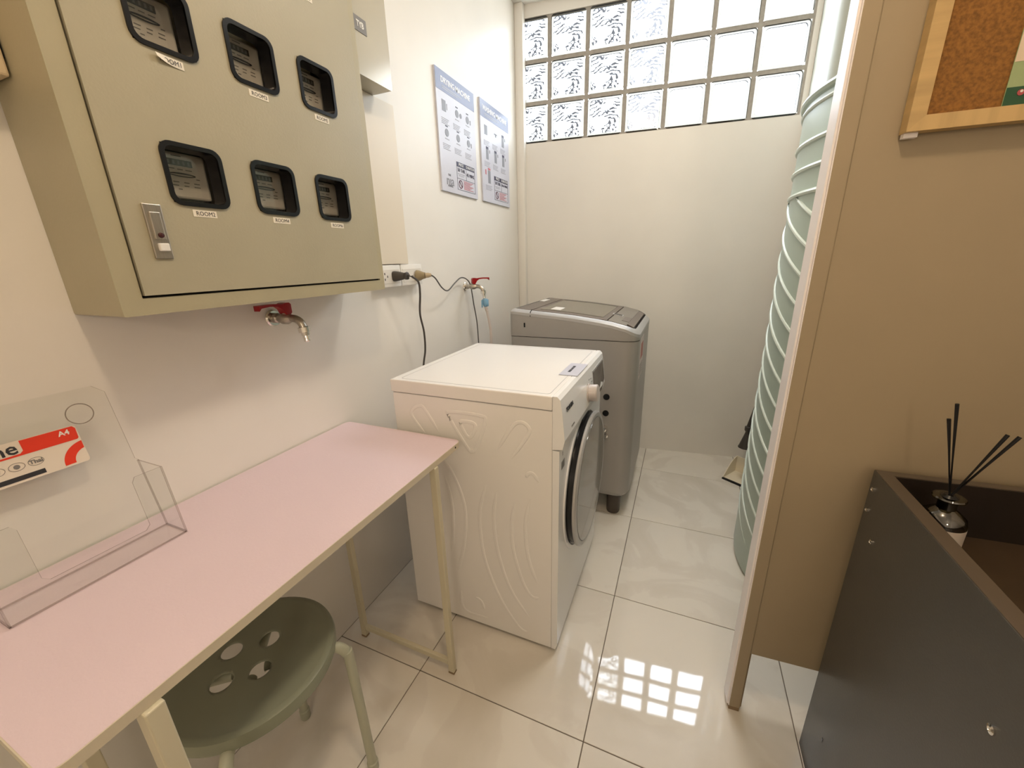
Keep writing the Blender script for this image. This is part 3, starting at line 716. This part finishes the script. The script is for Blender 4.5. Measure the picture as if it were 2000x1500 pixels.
# silver rail: ring around the top
def insetr(d, x1off=0): return rrect(GX0+d, GX1-d-x1off, GY0+d, GY1-d, tuple(max(r_-d*.5, .01) for r_ in RC), 8)
def densifypair(A, Bp):
    o1, o2 = [], []
    for i in range(len(A)):
        p, q = A[i], A[(i+1) % len(A)]; p2, q2 = Bp[i], Bp[(i+1) % len(A)]
        k = max(1, int(math.hypot(q[0]-p[0], q[1]-p[1])/.05))
        for t in range(k): o1.append((p[0]+(q[0]-p[0])*t/k, p[1]+(q[1]-p[1])*t/k)); o2.append((p2[0]+(q2[0]-p2[0])*t/k, p2[1]+(q2[1]-p2[1])*t/k))
    return o1, o2
bm = bmesh.new()
A0, A1 = densifypair(insetr(-.001), insetr(.008)); _, A2 = densifypair(insetr(-.001), insetr(.019))
R = []
for ring, dz in ((A0, -.0215), (A0, -.009), (A1, -.001), (A2, .003), (A2, -.004)): R.append([bm.verts.new((x, y, gtop(x)+dz)) for x, y in ring])
for a, b in zip(R, R[1:]):
    for q in range(len(a)): bm.faces.new((a[q], a[(q+1) % len(a)], b[(q+1) % len(a)], b[q]))
obj('silver_rail', bm, M_silver, gw, sm=True)
def strip(x0, x1, y0, y1, dz0, dz1, m, name, par, r=.004, n=8):
    """plate following the curved top"""
    bm = bmesh.new(); P = []
    for q in range(n+1): P.append((x0+(x1-x0)*q/n, y0))
    for q in range(n+1): P.append((x1-(x1-x0)*q/n, y1))
    V0 = [bm.verts.new((x, y, gtop(x)+dz0)) for x, y in P]; V1 = [bm.verts.new((x, y, gtop(x)+dz1)) for x, y in P]; N_ = len(P)
    for q in range(N_): bm.faces.new((V0[q], V0[(q+1) % N_], V1[(q+1) % N_], V1[q]))
    for q in range(n):
        bm.faces.new((V1[q], V1[q+1], V1[N_-2-q], V1[N_-1-q])); bm.faces.new((V0[q], V0[N_-1-q], V0[N_-2-q], V0[q+1]))
    return obj(name, bm, m, par)
strip(GX0+.03, .318, GY0+.019, GY1-.019, -.01, .004, M_gwd, 'rear_deck', gw)
lid = strip(.324, .655, GY0+.019, GY1-.019, -.01, .0045, M_gwd, 'lid', gw)
strip(.345, .63, GY0+.075, GY1-.075, .004, .0058, M_gwg, 'lid_glass', lid)
strip(.345, .63, GY1-.075, GY1-.055, .004, .0062, M_black, 'lid_recess', lid)
strip(.660, .735, GY0+.019, GY1-.019, -.01, .0048, mat('control_deck', (.19, .17, .145), .3), 'control_deck', gw)
strip(.735, .762, GY0+.05, GY1-.05, -.01, .0042, M_gwd, 'touch_panel', gw)
strip(.648, .695, GY0+.20, GY0+.245, .004, .0062, M_silver, 'handle_surround', gw)
strip(.655, .690, GY0+.208, GY0+.237, .0045, .0070, M_black, 'handle_recess', gw)
strip(.705, .735, GY0+.10, GY0+.22, .0045, .0058, M_gwd, 'button_panel', gw)
strip(.385, .43, GY0+.10, GY0+.19, .0055, .0065, M_white, 'lid_sticker', gw)
strip(.25, .275, GY0+.34, GY0+.44, .0045, .0055, M_white, 'rear_sticker', gw)
# seam line of lid down the side, vent slot
bm = bmesh.new(); tube(bm, [(.322, GY0-.0012, gtop(.32)-.022), (.322, GY0+.002, gtop(.32)-.003), (.322, GY0+.019, gtop(.32)+.0045)], .0018, 6); obj('lid_seam', bm, M_black, gw)
obj('side_slot', B((.291, GY0-.002, .887), (.298, GY0, .907), .0008), M_black, gw)
bm = bmesh.new()
for z in (.597, .521): lathe(bm, [(0, .0015), (.014, .0015), (.014, 0)], (.672, GY0, z), (0, -1, 0), 18)
obj('side_holes', bm, M_black, gw)
bm = bmesh.new(); lathe(bm, [(0, .03), (.010, .028), (.012, .014), (.012, 0)], (.672, GY0, .452), (0, -1, 0), 14); lathe(bm, [(0, .02), (.009, .018), (.009, 0)], (.680, GY0, .418), (0, -1, 0), 12); obj('side_valve', bm, M_chrome, gw, sm=True)
for x in (GX0+.06, GX1-.07):
    for y in (GY0+.055, GY1-.06):
        bm = bmesh.new(); lathe(bm, [(0, 0), (.028, 0), (.031, .008), (.033, .109), (0, .109)], (x, y, 0), (0, 0, 1), 20); obj('foot', bm, mat('dark_foot', (.07, .055, .045), .5), gw, sm=True)
st = obj('warning_sticker', B((GX1, 1.76, .66), (GX1+.001, 1.90, .84)), mat('pale_sticker', (.62, .55, .52), .5), gw)
bm = bmesh.new(); box(bm, (GX1+.001, 1.785, .745), (GX1+.0015, 1.875, .815)); obj('sticker_patch', bm, mat('print_red2', (.40, .12, .10), .5), st)
bm = bmesh.new(); [box(bm, (GX1+.001, 1.775, .672+q*.011), (GX1+.0014, 1.885, .676+q*.011)) for q in range(5)]; obj('sticker_print', bm, M_inkg, st)

# ================================================================= TABLE
tb = thing('folding_table', 'long pink-topped table with cream edges and tube legs along the left wall', 'table')
TZ = .706; TX0, TX1, TY0, TY1 = .004, .412, .052, .862
outl = rrect(TX0, TX1, TY0, TY1, .018, 5); inn = rrect(TX0+.0015, TX1-.0015, TY0+.0015, TY1-.0015, .017, 5)
obj('edge_band', ringprism(bmesh.new(), outl, inn, TZ-.016, TZ-.0003), M_edge, tb)
obj('tabletop', prism(bmesh.new(), inn, TZ-.016, TZ), M_pink, tb)
bm = bmesh.new(); lathe(bm, [(0, .0012), (.0022, .001), (.003, 0)], (TX1, .83, TZ-.008), (1, 0, 0), 8); obj('edge_hole', bm, M_blackm, tb)
LW = .0095
for yy_ in (.733, .137):
    for xx in (.406, .072):
        wd = LW if yy_ > .5 else .013
        obj('leg', B((xx-wd, yy_-wd*.8, .006), (xx+wd, yy_+wd*.8, TZ-.0165), .002), M_frame, tb)
        obj('leg_cap', B((xx-wd, yy_-wd*.8, 0), (xx+wd, yy_+wd*.8, .006)), M_dust, tb)
    obj('cross_bar', B((.082, yy_-.006, .03), (.396, yy_+.006, .048), .002), M_frame, tb)
    obj('top_rail', B((.082, yy_-.008, TZ-.032), (.396, yy_+.008, TZ-.0165), .001), M_frame, tb)

# ================================================================= STOOL
SC = Vector((.213, .338)); SZ = .435
sl = thing('round_stool', 'round sage-green stool with tube legs pushed under the pink table', 'stool', (SC.x, SC.y, 0))
prof = [(0, SZ-.006), (.10, SZ-.005), (.135, SZ-.002), (.146, SZ), (.152, SZ-.004), (.154, SZ-.012), (.153, SZ-.028), (.150, SZ-.03)]
bm = bmesh.new()
# seat with four finger holes: build disc by rings with holes cut as separate inset plates
SEG = 64
def seat_z(r):
    for (a, za), (b, zb) in zip(prof, prof[1:]):
        if a <= r <= b: return za+(zb-za)*(r-a)/(b-a)
    return prof[-1][1]
holes = [(-.055, -.003), (.037, -.008), (-.008, -.053), (-.008, .045)]; HR = .019
N = 84; grid = {}
rad = [i*.004 for i in range(0, 36)]
circ = 72
verts = []
for i in range(37):
    r = min(.146, i*.004); verts.append([bm.verts.new((r*math.cos(2*PI*k/circ), r*math.sin(2*PI*k/circ), seat_z(r))) for k in range(circ)] if i else None)
cv = bm.verts.new((0, 0, SZ-.006))
def inhole(x, y): return any(math.hypot(x-a, y-b) < HR for a, b in holes)
for i in range(0, 36):
    for k in range(circ):
        rr_ = (i+.5)*.004; a = 2*PI*(k+.5)/circ
        if inhole(rr_*math.cos(a), rr_*math.sin(a)): continue
        if i == 0: bm.faces.new((cv, verts[1][k], verts[1][(k+1) % circ]))
        else: bm.faces.new((verts[i][k], verts[i+1][k], verts[i+1][(k+1) % circ], verts[i][(k+1) % circ]))
# snap hole borders to circles
for v in [v for v in bm.verts if v.is_boundary]:
    for a, b in holes:
        d = math.hypot(v.co.x-a, v.co.y-b)
        if d < HR*1.6 and d > 0: v.co.x = a+(v.co.x-a)/d*HR; v.co.y = b+(v.co.y-b)/d*HR
r0 = verts[36]
prev = r0
for rr_, z in prof[4:]:
    cur = [bm.verts.new((rr_*math.cos(2*PI*k/circ), rr_*math.sin(2*PI*k/circ), z)) for k in range(circ)]
    for k in range(circ): bm.faces.new((prev[k], cur[k], cur[(k+1) % circ], prev[(k+1) % circ]))
    prev = cur
seat = obj('seat', bm, M_stool, sl, sm=True)
md = seat.modifiers.new('thickness', 'SOLIDIFY'); md.thickness = .003; md.offset = -1
for ang in (40, 130, 220, 310):
    d = Vector((math.cos(math.radians(ang)), math.sin(math.radians(ang)), 0))
    pts = [d*.02+Vector((0, 0, .402)), d*.135+Vector((0, 0, .402)), d*.158+Vector((0, 0, .398)), d*.170+Vector((0, 0, .380)), d*.174+Vector((0, 0, .35)), d*.180+Vector((0, 0, .02))]
    o = obj('leg', tube(bmesh.new(), smoothpath(pts, 5), .0105, 14), M_stoolt, sl, sm=True)
    bm = bmesh.new(); lathe(bm, [(0, 0), (.0115, 0), (.0128, .004), (.0128, .028), (.0106, .03)], (d.x*.180, d.y*.180, 0), (0, 0, 1), 14); obj('foot_cap', bm, M_stoolt, sl, sm=True)
bm = bmesh.new(); N_ = 36; tube(bm, [(math.cos(2*PI*k/N_)*.118, math.sin(2*PI*k/N_)*.118, .414) for k in range(N_)], .005, 8, True); obj('seat_ring', bm, M_stoolt, sl, sm=True)

# ================================================================= ACRYLIC HOLDER
hd = thing('brochure_holder', 'clear acrylic brochure holder with red and white sticker, standing on the pink table', 'holder', (0, 0, 0))
HY0, HY1, HZ = .116, .338, TZ+.001
def slab(bm, P, t):
    """thin plate from 4+ corner points, thickness along its normal"""
    P = [Vector(p) for p in P]; n = (P[1]-P[0]).cross(P[2]-P[0]).normalized()*t
    a = [bm.verts.new(p) for p in P]; b = [bm.verts.new(p+n) for p in P]; k = len(P)
    bm.faces.new(a); bm.faces.new(b[::-1])
    for i in range(k):
        f = bm.faces.new((a[i], b[i], b[(i+1) % k], a[(i+1) % k])); f.material_index = 1
def backx(z): return .064-(z-HZ)*.215
zt = .985
bm = bmesh.new()
c_ = .014
slab(bm, [(backx(HZ), HY0, HZ), (backx(HZ), HY1, HZ), (backx(.84), HY1, .84), (backx(.845), HY1-.004, .845), (backx(zt-c_), HY1-.004, zt-c_), (backx(zt), HY1-.004-c_, zt), (backx(zt), HY0+c_, zt), (backx(zt-c_), HY0, zt-c_)], .0025)
obj('back_plate', bm, [M_acr, M_acre], hd)
bm = bmesh.new(); slab(bm, [(.125, HY0, HZ), (.125, HY1, HZ), (backx(HZ), HY1, HZ), (backx(HZ), HY0, HZ)], .0025); obj('base', bm, [M_acr, M_acre], hd)
def frontx(z): return .125-(z-HZ)*.13
bm = bmesh.new()
F = [(HY0, HZ), (HY1, HZ), (HY1, .84), (HY1-.040, .84), (HY1-.045, .832), (HY1-.045, .752), (HY1-.052, .745), (HY0+.052, .745), (HY0+.045, .752), (HY0+.045, .832), (HY0+.040, .84), (HY0, .84)]
slab(bm, [(frontx(z), y, z) for y, z in F], .0025); obj('front_pocket', bm, [M_acr, M_acre], hd)
for y in (HY0, HY1-.0025):
    bm = bmesh.new(); slab(bm, [(.125, y, HZ), (backx(HZ), y, HZ), (backx(.84), y, .84), (frontx(.84), y, .84)], .0025); obj('side_panel', bm, [M_acr, M_acre], hd)
# embossed ring and hook recess on the back plate
nb = Vector((1, 0, .215)).normalized()
bm = bmesh.new(); cy, cz = .292, .945; N_ = 28
u2 = Vector((-.215, 0, 1)).normalized()
tube(bm, [Vector((backx(cz), cy, cz))+nb*.003+Vector((0, math.cos(2*PI*k/N_)*.017, 0))+u2*math.sin(2*PI*k/N_)*.017 for k in range(N_)], .0008, 6, True); obj('moulded_ring', bm, [M_acre], hd)
# sticker
def on_back(y, z, off=.0032): return Vector((backx(z), y, z))+nb*off
def bp(name, P, m, par, off, th=.0003):
    bm = bmesh.new(); a = [bm.verts.new(on_back(y, z, off)) for y, z in P]; b = [bm.verts.new(on_back(y, z, off+th)) for y, z in P]; k = len(P)
    bm.faces.new(a[::-1]); bm.faces.new(b)
    for i in range(k): bm.faces.new((a[i], a[(i+1) % k], b[(i+1) % k], b[i]))
    return obj(name, bm, m, par)
SY0, SY1, SZ0, SZ1 = .150, .280, .868, .930
stk = bp('product_sticker', rrect(SY0, SY1, SZ0, SZ1, .004, 3), mat('sticker_white', (.74, .66, .56), .4), hd, .0030)
Mr = mat('sticker_red', (.72, .045, .02), .4)
bp('red_band', [(SY0+.066, .9135), (SY0+.066, SZ1-.001), (SY1-.004, SZ1-.001), (SY1-.001, SZ1-.005), (SY1-.002, .909), (SY1-.004, .907), (SY0, .907), (SY0, .909), (SY0+.062, .910)], Mr, stk, .0034)
N_ = 12; cyy, czz = SY1+.004, .8755
arc = [(cyy-math.cos(a)*.034, czz-.004+math.sin(a)*.032) for a in [(-.02+1.45*k/N_) for k in range(N_+1)]]+[(cyy-math.cos(a)*.021, czz-.004+math.sin(a)*.020) for a in [(-.02+1.35*(1-k/N_)) for k in range(N_+1)]]
arc = [(min(y, SY1-.0005), max(z, SZ0+.0005)) for y, z in arc]
bp('red_arc', arc, Mr, stk, .0034)
bp('black_bar', [(SY0+.022, .8715), (SY0+.078, .8715), (SY0+.078, .8785), (SY0+.022, .8785)], M_ink, stk, .0034)
for q in range(3):
    cy_, cz_ = SY0+.032+q*.0205, .8925; ring = bmesh.new(); n_ = 18
    tube(ring, [on_back(cy_+math.cos(2*PI*k/n_)*.0085, cz_+math.sin(2*PI*k/n_)*.006, .0036) for k in range(n_)], .0003, 4, True)
    obj('seal_ring', ring, M_inkg, stk)
    if q == 2: text('seal_lettering', 'Thai', M_inkg, stk, .0085, on_back(cy_, cz_, .0037), nb, depth=.0001, bold=.0003)
    else:
        bm = bmesh.new(); lathe(bm, [(0, .0003), (.0035, .0003), (.0035, 0)], on_back(cy_, cz_, .0036), nb, 10); obj('seal_mark', bm, M_inkg, stk)
text('sticker_lettering', 'one', M_ink, stk, .027, on_back(SY0+.041, .9195, .0037), nb, depth=.0001, bold=.0004)
text('sticker_lettering', 'A4', M_white, stk, .0115, on_back(SY1-.016, .9215, .0038), nb, depth=.0001, bold=.0003)
bm = bmesh.new()

# ================================================================= WATER TANK
TC = (1.68, 1.6); TR = .452
tk = thing('water_tank', 'tall pale green ribbed plastic water tank behind the partition', 'water tank', (TC[0], TC[1], 0))
bm = bmesh.new(); lathe(bm, [(0, 0), (TR-.02, 0), (TR-.004, .012), (TR, .04), (TR, 1.595), (TR-.012, 1.61), (TR-.06, 1.66), (.30, 1.74), (.22, 1.76), (0, 1.765)], seg=96); obj('tank_shell', bm, M_tank, tk, sm=True)
M_rib = mat('tank_rib', (.58, .65, .59), .3)
for z, r in ((1.600, .011), (1.572, .006), (1.480, .0075), (1.410, .0075), (1.343, .0075)):
    bm = bmesh.new(); N_ = 96; tube(bm, [(math.cos(2*PI*k/N_)*(TR), math.sin(2*PI*k/N_)*(TR), z) for k in range(N_)], r, 8, True); obj('hoop_rib', bm, M_rib if r < .01 else M_tank, tk, sm=True)
rib0 = None
SL = -1.50/(2*PI)   # metres per radian
for q in range(18):
    if rib0 is None:
        bm = bmesh.new(); n_ = 64; P = []
        zt_, zb_ = 1.343, .10; a_tot = (zb_-zt_)/SL
        for k in range(n_+1):
            a = a_tot*k/n_; P.append((math.cos(a)*(TR-.001), math.sin(a)*(TR-.001), zt_+SL*a))
        rib0 = obj('helical_rib', tube(bm, P, [.0062 if k < n_-8 else .0062*(n_-k+.5)/8.5 for k in range(n_+1)], 8), M_rib, tk, sm=True); o = rib0
    else:
        o = rib0.copy(); COL.objects.link(o)
    o.rotation_euler = (0, 0, 2*PI*q/18+math.radians(4))
bm = bmesh.new(); lathe(bm, [(.2, 0), (.2, .04), (.18, .05), (0, .055)], (0, 0, 1.76), seg=40); obj('lid', bm, M_tank, tk, sm=True)

# dustpan and brush in the gap by the pillar
dp_ = thing('dustpan', 'cream dustpan with dark rubber lip on the floor between tank and back wall', 'dustpan', (1.232, 2.222, 0), (0, 0, math.radians(-33)))
bm = bmesh.new(); box(bm, (0, 0, .004), (.165, .13, .007)); obj('pan_floor', bm, M_cream, dp_)
obj('rubber_lip', B((0, -.006, 0), (.17, .004, .009)), M_blackm, dp_)
N_ = 10
for x in (.0, .167):
    pr = [(.0, .006)]+[(.13*math.sin(PI/2*k/N_), .008+.085*(1-math.cos(PI/2*k/N_))**.8) for k in range(1, N_+1)]+[(.13, .006)]
    pr = [(0, .006)]+[(.13*(k/N_), .008+.09*math.sin(PI/2*k/N_)) for k in range(1, N_+1)]+[(.13, .006)]
    bm = bmesh.new(); prism(bm, pr, x, x+.003, order='yz'); obj('side_wall', bm, M_cream, dp_)
obj('back_wall', B((0, .127, .005), (.17, .13, .098)), M_cream, dp_)
br = thing('toilet_brush', 'dark brush with conical head hanging on a thin pole behind the tank', 'brush', (1.312, 2.20, 0))
bm = bmesh.new(); lathe(bm, [(0, .21), (.034, .212), (.03, .222), (.012, .288), (.010, .30), (.016, .31), (.016, .328), (0, .335)], seg=20); obj('brush_head', bm, M_grey, br, sm=True)
bm = bmesh.new(); tube(bm, [(0, 0, .33), (.035, .0, .60), (.04, .0, 1.35)], .009, 10)
obj('pole', bm, M_grey, br)

# ================================================================= CORK BOARD (on the partition)
nP = Vector((math.sin(PA), -math.cos(PA), 0))
cb = thing('cork_board', 'cork notice board in a pine frame hung on the beige partition', 'notice board', (1.155, .923, 0), (0, 0, PA))
bx0, bx1, bz0, bz1 = .084, .70, 1.354, 1.95
fw = .021
def miter(name, P, m):
    bm = bmesh.new(); prism(bm, P, -.022, -.0005, order='xz'); return obj(name, bm, m, cb)
miter('frame_rail', [(bx0, bz0), (bx1, bz0), (bx1-fw, bz0+fw), (bx0+fw, bz0+fw)], M_pineh); miter('frame_rail', [(bx0, bz1), (bx0+fw, bz1-fw), (bx1-fw, bz1-fw), (bx1, bz1)], M_pineh)
miter('frame_stile', [(bx0, bz0), (bx0+fw, bz0+fw), (bx0+fw, bz1-fw), (bx0, bz1)], M_pine); miter('frame_stile', [(bx1, bz0), (bx1, bz1), (bx1-fw, bz1-fw), (bx1-fw, bz0+fw)], M_pine)
obj('cork_sheet', B((bx0+fw-.002, -.012, bz0+fw-.002), (bx1-fw+.002, -.001, bz1-fw+.002)), M_cork, cb)
obj('hanging_clip', B((bx0+.002, -.012, bz0-.007), (bx0+.02, -.002, bz0)), M_alu, cb)
def pinned(name, label, x0, x1, z0, z1, m):
    o = obj(name, B((x0, -.0142, z0), (x1, -.0133, z1)), m, loc=(1.155, .923, 0), rot=(0, 0, PA)); return tag(o, label, 'poster')
gl = pinned('paper_leaflet', 'green leaflet with pale stripe pinned at the right side of the cork board', .195, .33, bz0+.022, 1.62, mat('leaf_green', (.33, .42, .22), .5))
obj('pale_stripe', B((.1955, -.0146, 1.432), (.3295, -.0142, 1.468)), mat('leaf_cream', (.72, .60, .46), .5), gl)
obj('dark_footer', B((.1955, -.0146, bz0+.0222), (.3295, -.0142, 1.400)), mat('leaf_dark', (.02, .085, .04), .5), gl)
bm = bmesh.new(); lathe(bm, [(0, .001), (.004, .0008), (.004, 0)], (.212, -.0146, 1.392), (0, -1, 0), 12); obj('red_emblem', bm, mat('leaf_red', (.45, .08, .09), .4), gl)
bm = bmesh.new(); lathe(bm, [(0, .0014), (.0018, .001), (.0018, 0)], (.2125, -.0146, 1.3935), (0, -1, 0), 10); obj('emblem_highlight', bm, M_white, gl)
ol = pinned('paper_sheet', 'orange sheet with pale border at the top of the cork board', .106, .185, 1.524, 1.66, mat('sheet_orange', (.52, .2, .06), .5))
obj('pale_border', B((.106, -.0147, 1.524), (.185, -.0142, 1.5285)), mat('sheet_border', (.75, .52, .42), .5), ol)

# ================================================================= CHARCOAL BOX AND REED DIFFUSER
bxx = thing('charcoal_box', 'open-topped charcoal cabinet box with brown tray inside, front right', 'cabinet')
BX, BYB, BYF, BZ, TT = 1.312, .900, -.35, .771, .024
def back_y(x): return BYB+(x-BX)*.0588
BX1 = 1.95
bm = bmesh.new(); box(bm, (BX, BYF, 0), (BX+TT, BYB, BZ-.001), .0008); obj('side_panel', bm, M_box, bxx)
obj('side_rim', B((BX+.0012, BYF, BZ-.001), (BX+TT, BYB, BZ), .0003), M_rim, bxx)
bm = bmesh.new(); prism(bm, [(BX+TT, BYB-.016), (BX1, back_y(BX1)-.016), (BX1, back_y(BX1)+.0), (BX+TT, back_y(BX+TT))], 0, BZ-.0005); obj('back_panel', bm, M_rim, bxx)
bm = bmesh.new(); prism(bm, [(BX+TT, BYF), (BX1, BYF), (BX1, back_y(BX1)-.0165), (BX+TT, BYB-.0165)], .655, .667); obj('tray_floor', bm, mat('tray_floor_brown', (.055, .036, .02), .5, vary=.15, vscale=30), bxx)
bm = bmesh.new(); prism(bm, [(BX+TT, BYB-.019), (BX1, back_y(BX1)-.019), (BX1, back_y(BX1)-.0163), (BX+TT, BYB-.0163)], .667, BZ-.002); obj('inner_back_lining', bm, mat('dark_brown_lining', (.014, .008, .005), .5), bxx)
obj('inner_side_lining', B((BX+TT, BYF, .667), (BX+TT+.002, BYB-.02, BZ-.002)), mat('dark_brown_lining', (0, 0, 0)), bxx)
obj('far_side_panel', B((BX1, BYF, 0), (BX1+TT, BYB+.02, BZ)), M_box, bxx)
obj('front_panel', B((BX, BYF-.02, 0), (BX1+TT, BYF, BZ)), M_box, bxx)
for (y, z, r) in ((.884, .736, .0045), (.885, .690, .004), (.840, .648, .0045), (.500, .648, .006)):
    bm = bmesh.new(); lathe(bm, [(0, .001), (r*.4, .0012), (r*.5, .003), (r, .002), (r, 0)], (BX, y, z), (-1, 0, 0), 14); obj('screw', bm, M_chrome, bxx, sm=True)
obj('scratch', B((BX-.0006, .806, .147), (BX, .810, .157)), M_black, bxx)
# reed diffuser
RZ = .668; RXc, RYc = 1.388, .825
rd = thing('reed_diffuser', 'glass reed diffuser bottle with black sticks in the charcoal box', 'diffuser', (RXc, RYc, RZ))
bm = bmesh.new(); lathe(bm, [(0, 0), (.026, 0), (.030, .003), (.031, .008), (.031, .058), (.0285, .070), (.018, .080), (.0125, .084), (.012, .092), (.0125, .099), (.0205, .101), (.0215, .104), (.0205, .1065), (.012, .106)], seg=32); obj('bottle', bm, M_bottle, rd, sm=True)
bm = bmesh.new(); lathe(bm, [(.0115, .078), (.0115, .106), (.007, .110), (0, .110)], seg=20); obj('black_stopper', bm, M_black, rd, sm=True)
bm = bmesh.new(); lathe(bm, [(.0313, .008), (.0315, .009), (.0315, .055), (.0313, .056)], seg=32); lb_ = obj('paper_label', bm, mat('bottle_label', (.52, .46, .40), .6), rd, sm=True)
d_ = Vector((cam.location.x-RXc, cam.location.y-RYc, 0)).normalized(); d_ = Vector((-.35, -.94, 0)).normalized()
text('label_lettering', 'M', M_inkg, lb_, .014, d_*.0318+Vector((0, 0, .044)), d_, depth=.0003)
bm = bmesh.new(); lathe(bm, [(0, .004), (.0285, .004), (.0295, .012), (.0295, .052), (0, .0525)], seg=24); obj('liquid', bm, tinted('amber_liquid', (.72, .62, .35), .1), rd, sm=True)
for (dx_, dy_, dz_) in ((-.028, .0, .165), (-.026, .012, .135), (.040, -.002, .122), (.055, .0, .120)):
    e = Vector((dx_, dy_, dz_)); s_ = Vector((0, 0, .105))
    obj('reed', tube(bmesh.new(), [s_-e*.5, s_+e], .0027, 8), M_reed, rd)

for o in bpy.data.objects:
    if o.name.split('.')[0] in ('step_pictures', 'small_print', 'warning_print', 'picture_details', 'dial_print', 'sticker_print', 'programme_marks'): o['kind'] = 'stuff'
